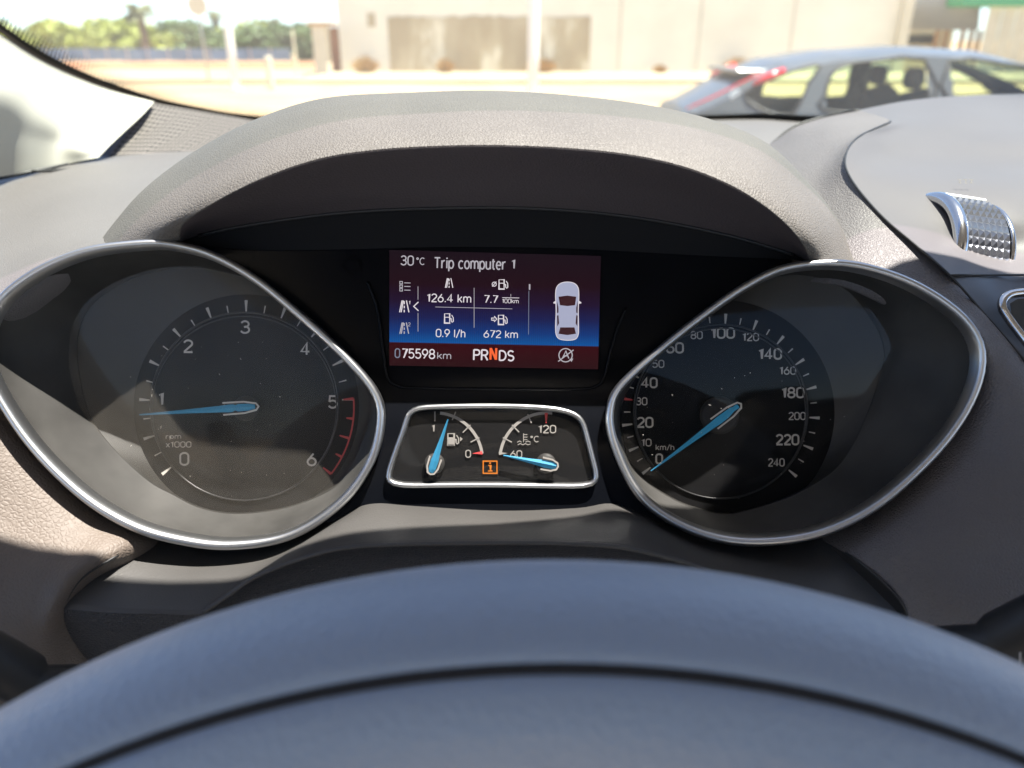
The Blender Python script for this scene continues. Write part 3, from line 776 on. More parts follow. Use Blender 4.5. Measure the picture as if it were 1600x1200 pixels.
# deep top tray running to the glass
patch('top_tray', [
 [(-60, 300, .60), (150, 252, .63), (310, 240, .66), (480, 215, .76), (800, 200, .80), (1130, 187, .78), (1240, 190, .76), (1420, 205, .74)],
 [(-60, 310, .55), (150, 268, .57), (310, 262, .60), (480, 250, .66), (800, 235, .68), (1110, 225, .66), (1200, 228, .63), (1420, 240, .62)],
 [(-60, 360, .46), (150, 330, .46), (310, 340, .46), (480, 320, .50), (800, 300, .52), (1090, 290, .52), (1190, 270, .52), (1420, 300, .50)]], M['dash_soft'], db, nu=5, nv=4)
patch('dash_pad_left', [
 [(-220, 318, .66), (-100, 290, .66), (0, 266, .68), (150, 238, .685), (330, 232, .68), (480, 225, .68)],
 [(-220, 330, .60), (-100, 300, .60), (0, 277, .60), (150, 247, .625), (330, 240, .62), (480, 232, .62)],
 [(-220, 380, .50), (-100, 352, .49), (0, 332, .48), (140, 296, .475), (330, 285, .46), (480, 280, .46)],
 [(-220, 450, .39), (-100, 430, .385), (0, 395, .385), (110, 362, .385), (240, 350, .39), (480, 345, .40)],
 [(-220, 520, .315), (-110, 500, .315), (-10, 468, .318), (85, 412, .327), (200, 385, .342), (420, 410, .37)],
 [(-220, 620, .34), (-100, 600, .34), (20, 540, .34), (110, 480, .35), (220, 440, .37), (420, 480, .39)]], M['dash_soft'], db, nu=6, nv=6)
patch('dash_leather_left', [
 [(-90, 500, .335), (-30, 570, .335), (20, 640, .338), (100, 725, .338), (170, 785, .342), (250, 820, .35), (310, 850, .36)],
 [(-110, 520, .315), (-50, 590, .317), (0, 668, .320), (80, 757, .322), (150, 810, .325), (228, 841, .330), (290, 880, .362)],
 [(-160, 620, .30), (-100, 700, .305), (-40, 790, .308), (40, 840, .31), (110, 855, .312), (183, 868, .316), (240, 905, .352)],
 [(-220, 720, .29), (-150, 810, .295), (-70, 890, .297), (0, 925, .30), (60, 920, .302), (128, 902, .307), (190, 935, .350)],
 [(-260, 900, .295), (-180, 960, .298), (-100, 1010, .30), (-10, 1035, .305), (50, 1010, .305), (97, 955, .305), (150, 985, .345)],
 [(-260, 1150, .31), (-150, 1150, .32), (-60, 1150, .33), (20, 1130, .33), (80, 1110, .33), (110, 1040, .325), (160, 1060, .34)]], M['leather_l'], db, nu=6, nv=6)
# speaker
gq = [at(226, 166, .700), at(412, 198, .742), at(345, 246, .650), at(142, 252, .622)]
rows = []
for i in range(13):
    t = i/12; a_ = gq[3].lerp(gq[0], t); b_ = gq[2].lerp(gq[1], t)
    rows.append([a_.lerp(b_, j/12)+Vector((0, 0, .003-.007*(1-t))) for j in range(25)])
a0_ = [at(255, 168, .7), at(440, 200, .75), at(330, 238, .66), at(166, 243, .635)]
sp_ = grid('speaker_grille', rows, M['dash_soft'], db, thick=.002)
gq2 = [at(240, 170, .697), at(440, 204, .738), at(360, 240, .650), at(168, 244, .625)]
rows = []
for i in range(2):
    a_ = gq2[3].lerp(gq2[0], i); b_ = gq2[2].lerp(gq2[1], i)
    rows.append([a_.lerp(b_, j/4)+Vector((0, 0, .0050-.006*(1-i))) for j in range(5)])
grid('perforated_cover', rows, M['grille'], sp_, uv=True)
# small chrome-dark slot by the pillar foot
tube('trim_seam', [at(-20, 282, .565), at(50, 268, .58), at(100, 258, .60), at(150, 250, .618)], .0016, M['black'], db, 6)
tube('demister_slot', smoothpts([at(50, 268, .575), at(90, 266, .58), (at(150, 262, .59)), at(172, 256, .60)], 4), .0012, M['black'], db, 6)

# right band of leather running round the speedometer
band = [
 [(1150, 250, .60), (1205, 224, .595), (1240, 198, .60), (1290, 182, .60), (1341, 172, .585)],
 [(1165, 270, .53), (1215, 245, .53), (1262, 218, .535), (1310, 200, .53), (1392, 190, .52)],
 [(1190, 300, .455), (1225, 280, .455), (1265, 258, .457), (1300, 240, .458), (1341, 214, .46)],
 [(1220, 340, .415), (1250, 320, .415), (1280, 295, .418), (1302, 270, .42), (1321, 245, .422)],
 [(1240, 375, .388), (1270, 360, .387), (1300, 335, .388), (1318, 305, .395), (1330, 280, .40)],
 [(1250, 430, .36), (1315, 408, .350), (1345, 385, .352), (1362, 358, .36), (1375, 335, .368)],
 [(1330, 450, .345), (1395, 438, .336), (1415, 425, .338), (1432, 408, .342), (1445, 396, .346)],
 [(1430, 500, .34), (1470, 475, .326), (1485, 468, .328), (1500, 460, .330), (1514, 462, .331)],
 [(1480, 540, .34), (1522, 520, .318), (1545, 522, .320), (1570, 530, .322), (1597, 560, .324)],
 [(1490, 590, .34), (1534, 585, .318), (1570, 595, .312), (1610, 610, .31), (1650, 640, .31)],
 [(1470, 640, .34), (1512, 650, .320), (1570, 680, .308), (1640, 710, .302), (1720, 740, .30)],
 [(1430, 690, .34), (1472, 703, .323), (1540, 770, .306), (1620, 830, .298), (1710, 860, .295)],
 [(1380, 740, .345), (1422, 757, .326), (1480, 830, .305), (1570, 910, .296), (1670, 960, .292)],
 [(1320, 790, .35), (1362, 804, .330), (1410, 860, .308), (1490, 940, .298), (1600, 1020, .292)],
 [(1240, 810, .35), (1288, 845, .334), (1345, 880, .315), (1405, 935, .305), (1426, 985, .302)],
 [(1200, 850, .36), (1270, 900, .35), (1300, 940, .33), (1330, 1000, .32), (1380, 1060, .32)]]
band = [([(r[0][0]-70, r[0][1]+12, r[0][2]+.014)] if i_ >= 13 else [(r[0][0]-4, r[0][1], r[0][2]+.004)])+r for i_, r in enumerate(band)]
patch('dash_leather_right', band[:-1], M['leather_r'], db, nu=6, nv=5)
patch('knee_leather_right', [
 [(1424, 960, .303), (1490, 985, .299), (1560, 990, .296), (1640, 1000, .294), (1760, 900, .292)],
 [(1440, 1060, .32), (1500, 1070, .315), (1600, 1080, .31), (1700, 1080, .31), (1850, 1000, .31)],
 [(1440, 1300, .36), (1500, 1300, .36), (1600, 1300, .36), (1700, 1300, .36), (1850, 1250, .36)]], M['leather_r'], db, nu=5, nv=5)
# smooth centre pad
patch('centre_pad', [
 [(1341, 172, .60), (1420, 157, .66), (1500, 150, .68), (1600, 147, .70), (1760, 150, .72), (1950, 170, .74)],
 [(1392, 190, .518), (1440, 186, .56), (1520, 183, .58), (1600, 183, .60), (1760, 190, .61), (1950, 200, .62)],
 [(1341, 214, .458), (1400, 214, .49), (1480, 218, .51), (1600, 218, .52), (1760, 225, .53), (1950, 240, .53)],
 [(1321, 245, .420), (1390, 248, .45), (1480, 252, .465), (1600, 255, .475), (1760, 260, .48), (1950, 270, .48)],
 [(1330, 280, .398), (1390, 283, .402), (1480, 288, .407), (1600, 290, .412), (1760, 300, .44), (1950, 310, .44)],
 [(1375, 335, .366), (1420, 335, .371), (1500, 336, .376), (1600, 336, .380), (1760, 345, .40), (1950, 350, .40)],
 [(1432, 384, .345), (1470, 386, .352), (1530, 386, .368), (1600, 388, .372), (1760, 390, .365), (1950, 400, .365)],
 [(1483, 429, .331), (1520, 429, .340), (1560, 428, .350), (1610, 428, .354), (1760, 430, .345), (1950, 440, .35)]], M['centre'], db, nu=6, nv=6)
patch('centre_lower_panel', [
 [(1485, 432, .334), (1520, 432, .340), (1560, 431, .350), (1610, 431, .354), (1760, 434, .348)],
 [(1542, 495, .330), (1570, 495, .333), (1600, 495, .336), (1650, 495, .338), (1780, 500, .343)],
 [(1600, 563, .324), (1630, 563, .327), (1660, 563, .33), (1700, 563, .333), (1800, 580, .338)],
 [(1740, 745, .31), (1760, 745, .31), (1790, 745, .313), (1820, 745, .316), (1900, 760, .32)]], M['panel_blue'], db, nu=5, nv=6)
tube('pad_seam', smoothpts([at(1392, 190, .516), at(1341, 214, .457), at(1321, 245, .419), at(1330, 280, .397), at(1375, 335, .366), at(1432, 384, .345), at(1484, 430, .331), at(1541, 494, .3285), at(1598, 561, .3215), at(1660, 650, .310)], 6), .00055, M['black'], db, 6)
tube('pad_seam', [at(1485, 430, .332), at(1520, 429.5, .3395), at(1560, 429.5, .349), at(1640, 429.5, .354)], .0005, M['black'], db, 6)
tube('pad_seam', smoothpts([at(1205, 226, .596), at(1240, 198, .597), at(1290, 182, .597), at(1343, 172, .583)], 5), .0010, M['black'], db, 6)
vr = tube('vent_ring', smoothpts([at(1690, 452, .334), at(1600, 457, .331), at(1573, 463, .330), at(1566, 478, .328), at(1578, 500, .326), at(1605, 535, .322), at(1660, 600, .315)], 6), .0019, M['chrome_d'], db, 10)
polypx('vent_opening', [(1590, 467), (1720, 460), (1720, 640), (1660, 590), (1600, 520), (1580, 490), (1578, 474)], .3275, M['black'], vr, th=.0005)
# demister symbol above thumb wheel
dk = .429
strokes('vent_symbol', [[(1496+i*9+k*2, 280+k*5), (1500+i*9+k*2, 281.5+k*5)] for i in range(3) for k in range(2)]+[[(1499+i*9, 285.5), (1502+i*9, 279.5)] for i in range(3)], 1.1, .398, M['printd'], db)

# knurled thumb wheel
def thumbwheel():
    C0 = at(1477, 408, .394); ax = (RGT+.10*FWD-.12*UPV).normalized()
    e1 = UPV-UPV.dot(ax)*ax; e1.normalize(); e2 = ax.cross(e1)  # e2 roughly forward/back
    if e2.dot(FWD) > 0: e2 = -e2
    Rr = .0305; Wd = .0225
    nA, nW = 46, 7; v = []; f = []
    for i in range(nA):
        a0 = 2*math.pi*i/nA; a1 = 2*math.pi*(i+1)/nA; am = (a0+a1)/2
        white = False
        for j in range(nW):
            w0 = -Wd/2+Wd*j/nW; w1 = w0+Wd/nW; b = len(v)
            P = lambda an, wv, r: C0+ax*wv+e1*math.cos(an)*r+e2*math.sin(an)*r
            v += [P(a0, w0, Rr), P(a1, w0, Rr), P(a1, w1, Rr), P(a0, w1, Rr), P(am, (w0+w1)/2, Rr+.0016)]
            f += [(b, b+1, b+4), (b+1, b+2, b+4), (b+2, b+3, b+4), (b+3, b, b+4)]
    M['knurl'] = mat('knurled_dark_chrome', (.26, .27, .30), .28, metal=.85)
    k = mesh('thumb_wheel', v, f, M['knurl'], db, smooth=False)
    M['disc'] = mat('wheel_side_silver', (.40, .44, .50), .4, metal=.4)
    for s in (-1, 1):
        path = [C0+ax*s*(Wd/2+.0022)+e1*math.cos(q*math.pi/32)*(Rr-.001)+e2*math.sin(q*math.pi/32)*(Rr-.001) for q in range(64)]
        tube('chrome_rim', path, .0036 if s < 0 else .0014, M['chrome_d'], k, 10, True, ref=ax)
        d_ = [C0+ax*s*(Wd/2+.002)+(e1*math.cos(q*math.pi/32)+e2*math.sin(q*math.pi/32))*(Rr-.003) for q in range(64)]
        mesh('side_disc', d_, [tuple(range(64))], M['disc'], k, smooth=False)
    a = math.radians(17)
    pts = [C0+ax*(-Wd/2+Wd*q/8)+e1*math.cos(a)*(Rr+.0016)+e2*math.sin(a)*(Rr+.0016) for q in range(9)]
    tube('index_line', pts, .0009, M['pole'], k, 6)
    # black bead painted in as the shade of the recess around the wheel
    tube('slot_shade', [C0+ax*s_*(Wd/2+.0035)+e1*math.cos(q*math.pi/20)*(Rr+.0012)+e2*math.sin(q*math.pi/20)*(Rr+.0012) for s_ in (-1,) for q in range(4, 16)], .0010, M['black'], k, 6, ref=ax)
thumbwheel()

# lower trim panel under the gauges with arched ridge over the column
c0 = [(215, 800), (300, 830), (350, 838), (430, 835), (480, 815), (530, 785), (570, 775), (650, 780), (780, 786), (900, 783), (960, 775), (1010, 785), (1080, 815), (1150, 832), (1230, 832), (1300, 815)]
c1 = [(226, 840), (300, 856), (350, 862), (430, 856), (490, 834), (545, 801), (585, 788), (650, 792), (780, 799), (900, 795), (955, 788), (1005, 805), (1075, 839), (1150, 856), (1230, 856), (1291, 845)]
c2 = [(98, 946), (165, 952), (240, 954), (318, 954), (358, 926), (400, 898), (480, 867), (570, 850), (780, 845), (900, 847), (975, 853), (1060, 873), (1110, 889), (1155, 907), (1280, 950), (1424, 978)]
def mixp(a, b, t, dd): return [(p[0]+(q[0]-p[0])*t, p[1]+(q[1]-p[1])*t, dd) for p, q in zip(a, b)]
r0 = [(x, y, .352) for x, y in c0]; r1 = [(x, y, .338) for x, y in c1]
drp = [0, 0, 0, 0, 3, 8, 10, 12, 12, 12, 10, 8, 5, 2, 0, 0]
r3 = [(x, y, .306) for x, y in c2]
r3b = [(x+(0 if 3 < i < 14 else 0), y+5, .3055) for i, (x, y) in enumerate(c2)]
f1 = [(x-1 if i < 4 else x, y+(34 if i < 4 or i > 13 else 26), .312 if i < 4 or i > 13 else .318) for i, (x, y) in enumerate(c2)]
f2 = [(x, y+(90 if i < 4 or i > 13 else 100), .335 if i < 4 or i > 13 else .335) for i, (x, y) in enumerate(c2)]
patch('lower_trim', [r0, r1, mixp(c1, c2, .45, .320), mixp(c1, c2, .9, .308), r3, r3b], M['trim'], db, nu=5, nv=5)
patch('column_gaiter', [r3b, f1, f2], M['gaiter'], db, nu=5, nv=6)
tube('ridge_bead', smoothpts([at(x, y+3, .3050) for x, y in c2[3:14]], 5), .0010, M['trim'], db, 8)
tube('trim_seam', smoothpts([at(226, 840, .3365), at(183, 868, .3165), at(128, 903, .3075), at(99, 945, .3055)], 5), .0006, M['black'], db, 6)
tube('trim_seam', smoothpts([at(1291, 845, .3365), at(1345, 880, .3145), at(1402, 932, .3045), at(1425, 978, .3035)], 5), .0006, M['black'], db, 6)

patch('gauge_backing', [[(xl, y, .385), (500, y, .385), (780, y, .385), (1060, y, .385), (1330, y, .385), (xr, y, .385)] for y, xl, xr in ((390, 235, 1345), (600, 150, 1470), (880, 80, 1520), (1150, 60, 1560))], M['black'], db, nu=2, nv=2)
# hood
S = [(150, 392), (178, 352), (228, 295), (305, 237), (400, 187), (505, 154), (640, 145), (770, 142), (900, 150), (1020, 166), (1120, 190), (1200, 226), (1262, 286), (1306, 342), (1332, 408)]
Lp = [(281, 376), (288, 350), (335, 318), (412, 279), (500, 249), (590, 235), (690, 229), (780, 228), (880, 232), (980, 242), (1070, 262), (1150, 295), (1212, 337), (1250, 377), (1266, 408)]
Mm = [(282, 378), (310, 368), (365, 356), (440, 344), (520, 334), (600, 328), (690, 325), (780, 324), (880, 328), (980, 338), (1070, 353), (1150, 371), (1205, 387), (1240, 398), (1266, 409)]
n = len(S)
def R_(a, b, t, d0, up=0): return [(p[0]+(q[0]-p[0])*t, p[1]+(q[1]-p[1])*t-up*math.sin(math.pi*i/(n-1)), d0(i/(n-1))) for i, (p, q) in enumerate(zip(a, b))]
es = lambda t: abs(2*t-1)**3
rowsH = [
 [(780+(p[0]-780)*.93, p[1]+75+40*es(i/(n-1)), .62) for i, p in enumerate(S)],
 [(780+(p[0]-780)*.97, p[1]+28+20*es(i/(n-1)), .50) for i, p in enumerate(S)],
 [(p[0], p[1]+4, .41-.045*es(i/(n-1))) for i, p in enumerate(S)],
 R_(S, Lp, .0, lambda t: .375-.030*es(t)),
 R_(S, Lp, .10, lambda t: .350-.012*es(t)),
 R_(S, Lp, .35, lambda t: .324+.004*es(t)),
 R_(S, Lp, .70, lambda t: .304+.018*es(t)),
 R_(S, Lp, .95, lambda t: .2955+.028*es(t)),
 R_(S, Lp, 1.0, lambda t: .295+.030*es(t))]
rowsU = [
 R_(S, Lp, 1.0, lambda t: .295+.030*es(t)),
 R_(Lp, Mm, .06, lambda t: .2965+.030*es(t)),
 R_(Lp, Mm, .5, lambda t: .318+.018*es(t)),
 R_(Lp, Mm, 1.0, lambda t: .340+.003*es(t))]
patch('instrument_hood', rowsH, M['hood'], db, nu=6, nv=6)
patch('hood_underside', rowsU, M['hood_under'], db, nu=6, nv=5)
tube('hood_seam', smoothpts([at(x, y, .3395) for x, y in Mm[1:-1]], 5), .0008, M['black'], db, 6)

# =================================================================== INSTRUMENT CLUSTER
cl = thing('instrument_cluster', 'instrument cluster with two gauges, colour screen and chrome rings', 'instrument cluster', at(780, 600, .35))
Nn = [(292, 378), (325, 384), (380, 390), (440, 391), (520, 390), (600, 388), (690, 386), (780, 386), (880, 388), (980, 393), (1070, 398), (1150, 402), (1205, 404), (1240, 406), (1266, 410)]
M['visor'] = mat('visor_black', (.008, .008, .009), .75, spec=.15)
patch('inner_visor', [[(x, y, .3405) for x, y in Mm], [(x, (y+Mm[i][1])/2, .3425) for i, (x, y) in enumerate(Nn)], [(x, y, .344) for x, y in Nn]], M['visor'], cl, nu=4, nv=3)
pr = [(350, 300, 1255), (378, 300, 1262), (400, 345, 1235), (430, 400, 1185), (460, 437, 1138), (490, 470, 1095), (545, 530, 1028), (590, 575, 974), (625, 594, 952), (660, 596, 950), (710, 588, 962), (760, 560, 986), (785, 530, 1010), (810, 500, 1040)]
rows = []
for y, xl, xr in pr:
    dd = .345 if y < 600 else .345-.006*min(1, (y-600)/60)
    rows.append([at(xl+(xr-xl)*j/24, y+(0 if y < 780 else 6), dd) for j in range(25)])
fac = grid('facia_panel', rows, M['gloss'], cl)
tube('facia_ridge', smoothpts([at(x, y, .3435) for x, y in [(574, 440), (582, 460), (590, 485), (598, 545), (606, 590), (622, 603), (650, 606), (780, 608), (900, 608), (930, 604), (944, 590), (954, 550), (964, 515), (978, 480)]], 5), .0007, M['gloss'], fac, 8)
# telltale arrows, unlit
strokes('turn_arrow', [['c', (533, 414), (551, 399), (551, 406), (563, 406), (563, 423), (551, 423), (551, 431)]], 1.6, .3443, M['tell'], fac)
strokes('turn_arrow', [['c', (1014, 432), (997, 416), (997, 424), (985, 424), (985, 441), (997, 441), (997, 449)]], 1.6, .3443, M['tell'], fac)

def polar_curve(pts, c, n):
    P = smoothpts([Vector((x, y, 0)) for x, y in pts], 10, True)
    ar = sorted([(math.atan2(-(p.y-c[1]), p.x-c[0]) % (2*math.pi), (Vector((p.x, p.y))-Vector(c)).length) for p in P])
    ar = [(ar[-1][0]-2*math.pi, ar[-1][1])]+ar+[(ar[0][0]+2*math.pi, ar[0][1])]
    out = []; j = 0
    for k in range(n):
        a = 2*math.pi*k/n
        while ar[j+1][0] < a: j += 1
        t = (a-ar[j][0])/max(1e-9, ar[j+1][0]-ar[j][0]); r = ar[j][1]+(ar[j+1][1]-ar[j][1])*t
        out.append(r)
    for _ in range(2): out = [(out[k-1]+2*out[k]+out[(k+1) % n])/4 for k in range(n)]
    return [(c[0]+r*math.cos(2*math.pi*k/n), c[1]-r*math.sin(2*math.pi*k/n)) for k, r in enumerate(out)]
BL = [(235, 375), (270, 377), (330, 392), (400, 430), (470, 486), (530, 540), (575, 588), (597, 622), (601, 655), (590, 710), (560, 763), (520, 803), (470, 835), (420, 851), (350, 857), (290, 850), (220, 832), (150, 795), (90, 745), (40, 690), (0, 630), (-25, 580), (-32, 530), (-15, 485), (0, 462), (40, 430), (90, 403), (150, 384)]
OL = [(578, 627), (575, 665), (563, 697), (545, 735), (520, 764), (450, 793), (368, 803), (310, 793), (269, 772), (234, 753), (182, 705), (143, 653), (126, 593), (121, 536), (130, 497), (156, 465), (217, 432), (303, 419), (390, 437), (460, 474), (541, 552)]
BR = [(1290, 406), (1350, 412), (1420, 435), (1480, 470), (1520, 507), (1538, 545), (1535, 590), (1515, 640), (1480, 692), (1430, 745), (1370, 795), (1300, 831), (1230, 848), (1150, 850), (1080, 833), (1020, 800), (985, 762), (962, 715), (948, 672), (947, 640), (957, 610), (985, 580), (1040, 532), (1100, 485), (1160, 444), (1220, 415)]
OR = [(1355, 490), (1381, 543), (1371, 600), (1342, 674), (1310, 727), (1269, 758), (1216, 783), (1142, 803), (1093, 796), (1044, 776), (990, 735), (970, 680), (968, 640), (990, 592), (1050, 515), (1140, 458), (1230, 430), (1310, 445)]
DD = .362
def gauge(name, B, O, cc, dc, db_fn, ringc, ringr, rot):
    NP = 144
    b = polar_curve(B, cc, NP); o = polar_curve(O, cc, NP)
    # dial disc is the thing's own mesh
    fc = [at(x, y, DD) for x, y in polar_curve([(cc[0]+(x-cc[0])*1.04, cc[1]+(y-cc[1])*1.04) for x, y in O], cc, NP)]
    dial = mesh(name, fc+[at(dc[0], dc[1], DD)], [(i, NP, (i+1) % NP) for i in range(NP)], M['dial'], cl, smooth=False)
    # cup
    rows = []
    bi = []
    for (x, y) in b:
        v_ = Vector((cc[0]-x, cc[1]-y)).normalized(); bi.append((x+v_.x*7, y+v_.y*7))
    for t, dofs in ((0, .001), (.06, .004), (.25, None), (.5, None), (.75, None), (.93, None), (1, None), (1.0, 'w')):
        r = []
        for (x, y), (x2, y2) in zip(bi, o):
            d0 = db_fn(x, y); 
            if dofs == 'w': r.append(at(x2, y2, DD+.0005)); continue
            d1 = .3525; tt = t**.8
            r.append(at(x+(x2-x)*t, y+(y2-y)*t, d0+.0015+(d1-d0-.0015)*tt))
        rows.append(r)
    cols = [smoothpts([rows[i][j] for i in range(7)], 4)+[rows[7][j]] for j in range(NP)]
    rows = [[cols[j][i] for j in range(NP)] for i in range(len(cols[0]))]
    grid('gauge_cup', rows, M['cup'], dial, closed=True)
    # chrome bezel : band swept along the outline
    v = []; f = []; prof_ = [(-.0019, .003), (-.0022, .0), (-.0019, -.0016), (-.0008, -.0026), (.0006, -.0026), (.0015, -.0014), (.0021, .0006), (.0023, .004)]
    W = [at(x, y, db_fn(x, y)) for x, y in b]
    for i in range(NP):
        t = (W[(i+1) % NP]-W[i-1]).normalized(); s = t.cross(FWD).normalized()
        if s.dot(W[i]-at(cc[0], cc[1], .33)) > 0: s = -s
        wide = 1.0+.25*max(0, math.sin(2*math.pi*i/NP+math.pi))
        for (a_, h_) in prof_: v.append(W[i]+s*(a_*wide*.86+.0017)+FWD*h_)
    m_ = len(prof_)
    for i in range(NP):
        for k in range(m_-1):
            f.append((i*m_+k, i*m_+k+1, ((i+1) % NP)*m_+k+1, ((i+1) % NP)*m_+k))
    mesh('chrome_bezel', v, f, M['chrome'], dial)
    fl0 = [at(x, y, .3538) for x, y in o]; fl1 = []
    for (x, y) in o:
        q = Vector((x-dc[0], y-dc[1])); rr_ = min(q.length-2, 176); q = q.normalized()*rr_; fl1.append(at(dc[0]+q.x, dc[1]+q.y, .3616))
    M['floor'] = M.get('floor') or mat('gauge_floor_ring', (.020, .019, .017), .5, var=.3, vscale=40)
    grid('inner_ring', [fl0, [a.lerp(b, .5)+FWD*.0012 for a, b in zip(fl0, fl1)], fl1], M['floor'], dial, closed=True)
    # raised circle round the numerals
    tube('dial_ring', [at(x, y, DD-.0008) for x, y in circ(ringc[0], ringc[1], ringr, 96)], .0004, M['dialring'], dial, 6, True)
    tube('dial_ring', [at(x, y, DD-.0004) for x, y in circ(ringc[0], ringc[1]+3, ringr-3, 96)], .0003, M['dialring'], dial, 6, True)
    # clear lens, bowed
    rows = []
    oc = [(x+(x2-x)*.10, y+(y2-y)*.10) for (x, y), (x2, y2) in zip(o, bi)]
    ox, oy = sum(p[0] for p in o)/NP, sum(p[1] for p in o)/NP
    for k in range(13):
        t = k/12
        rows.append([at(ox+(x-ox)*t, oy+(y-oy)*t, .3485+.020*((y-oy)*t/380)-.001*(1-t*t)) for x, y in oc])
    grid('lens', rows, M['lens_t'] if name == 'tachometer' else M['lens'], dial, closed=True)
    return dial
tach = gauge('tachometer', BL, OL, (330, 615), (385, 636), lambda x, y: .335-.022*max(0, min(1, (600-x)/620)), (382, 635), 147, 0)
spd = gauge('speedometer', BR, OR, (1175, 630), (1128, 645), lambda x, y: .335-.022*max(0, min(1, (x-947)/590)), (1126, 643), 136, 0)
M['speck'] = mat('dust_speck', (.55, .52, .48), .9)
def specks(par, cx_, cy_, rx, ry, d, n, seed):
    rnd = random.Random(seed); mb = MB()
    for _ in range(n):
        a = rnd.uniform(0, 6.283); r_ = rnd.random()**.5; x, y = cx_+rx*r_*math.cos(a), cy_+ry*r_*math.sin(a)
        l, w_ = (rnd.uniform(2, 6), .5) if rnd.random() < .25 else (rnd.uniform(.6, 1.6), rnd.uniform(.6, 1.3))
        b = rnd.uniform(0, 3.14); dx, dy = math.cos(b)*l/2, math.sin(b)*l/2; ex, ey = -math.sin(b)*w_/2, math.cos(b)*w_/2
        mb.add([at(x+dx, y+dy, d), at(x+ex, y+ey, d-.0002), at(x-dx, y-dy, d), at(x-ex, y-ey, d-.0002)], [(0, 1, 2, 3)])
    o = mb.build('dust_specks', M['speck'], par); o['kind'] = 'stuff'
specks(tach, 340, 650, 170, 130, .338, 34, 1); specks(spd, 1160, 680, 170, 110, .338, 26, 2)
def radial(cx, cy, an, r0, r1): return [(cx+r0*math.cos(R(an)), cy-r0*math.sin(R(an))), (cx+r1*math.cos(R(an)), cy-r1*math.sin(R(an)))]
def tick(cx, cy, an, r0, r1, w0, w1, m, par, d=DD):
    mb = MB(); ribbon_into(mb, radial(cx, cy, an, r0, r1), w0, d, th=.0004, w2=w1); mb.build('tick', m, par)
cx, cy = 385, 637
for i in range(25):
    an = 218.3-256.3*i/24
    if i > 20: continue
    tick(cx, cy, an, 150, 168 if i % 2 == 0 else 162, 2.0 if i % 2 == 0 else 1.2, 5.0 if i % 2 == 0 else 2.2, M['print'], tach)
arc = circ(cx, cy, 168, 24, 4.8, -38)
strokes('redline', [arc], 2.6, DD-.0002, M['red'], tach)
for k in range(5):
    tick(cx, cy, 4.8-42.8*k/4, 152 if k % 2 == 0 else 157, 168, 2.2, 4.5, M['red'], tach, DD-.0003)
for s_, x, y in (('0', 288, 717), ('1', 252, 623), ('2', 294, 541), ('3', 383, 511), ('4', 477, 545), ('5', 520, 628), ('6', 487, 718)):
    text('numeral', s_, x, y, 9 if s_ == '1' else 15.5, 21, DD-.0003, M['print'], tach)
text('unit_text', 'rpm', 271, 682, 24, 7.5, DD-.0003, M['print'], tach)
text('unit_text', 'x1000', 279, 694.5, 40, 9.5, DD-.0003, M['print'], tach)
cx, cy = 1126, 645
sv = {0: 217.9, 10: 202.5, 20: 187.3, 30: 171.7, 40: 156.8, 50: 141.5, 60: 126.0, 80: 106.5, 100: 87, 120: 68.6, 140: 50.6, 160: 32.7, 180: 15.2, 200: -3, 220: -21.4, 240: -40.0}
ks = sorted(sv)
for i, k in enumerate(ks):
    maj = k != 0 or True
    tick(cx, cy, sv[k], 139, 155, 2, 4.8, M['red'] if k == 30 else M['print'], spd)
    if i < len(ks)-1: tick(cx, cy, (sv[k]+sv[ks[i+1]])/2, 141, 151, 1.3, 2.2, M['print'], spd)
for k, x, y, w_, h_ in ((0, 1030, 717, 12, 17), (10, 1010, 691.5, 16, 12), (20, 1008, 660, 26, 17), (30, 1002.5, 627, 18, 12.5), (40, 1014.5, 598, 26, 17), (50, 1028.5, 568.5, 19, 12.5), (60, 1054.5, 543.5, 28, 17.5), (80, 1088.5, 523.5, 19, 13), (100, 1129.5, 520.5, 38, 17.5), (120, 1173, 526.5, 26, 13), (140, 1203.5, 553, 37, 18), (160, 1231, 579, 26, 13), (180, 1239, 613.5, 36, 17.5), (200, 1245.5, 650, 27, 12.5), (220, 1230.5, 687, 37, 17.5), (240, 1213, 722.5, 26, 13)):
    text('numeral', str(k), x, y, w_, h_, DD-.0003, M['print'], spd, bold=.012 if h_ > 14 else 0)
text('unit_text', 'km/h', 1039, 699, 29, 9, DD-.0003, M['print'], spd)

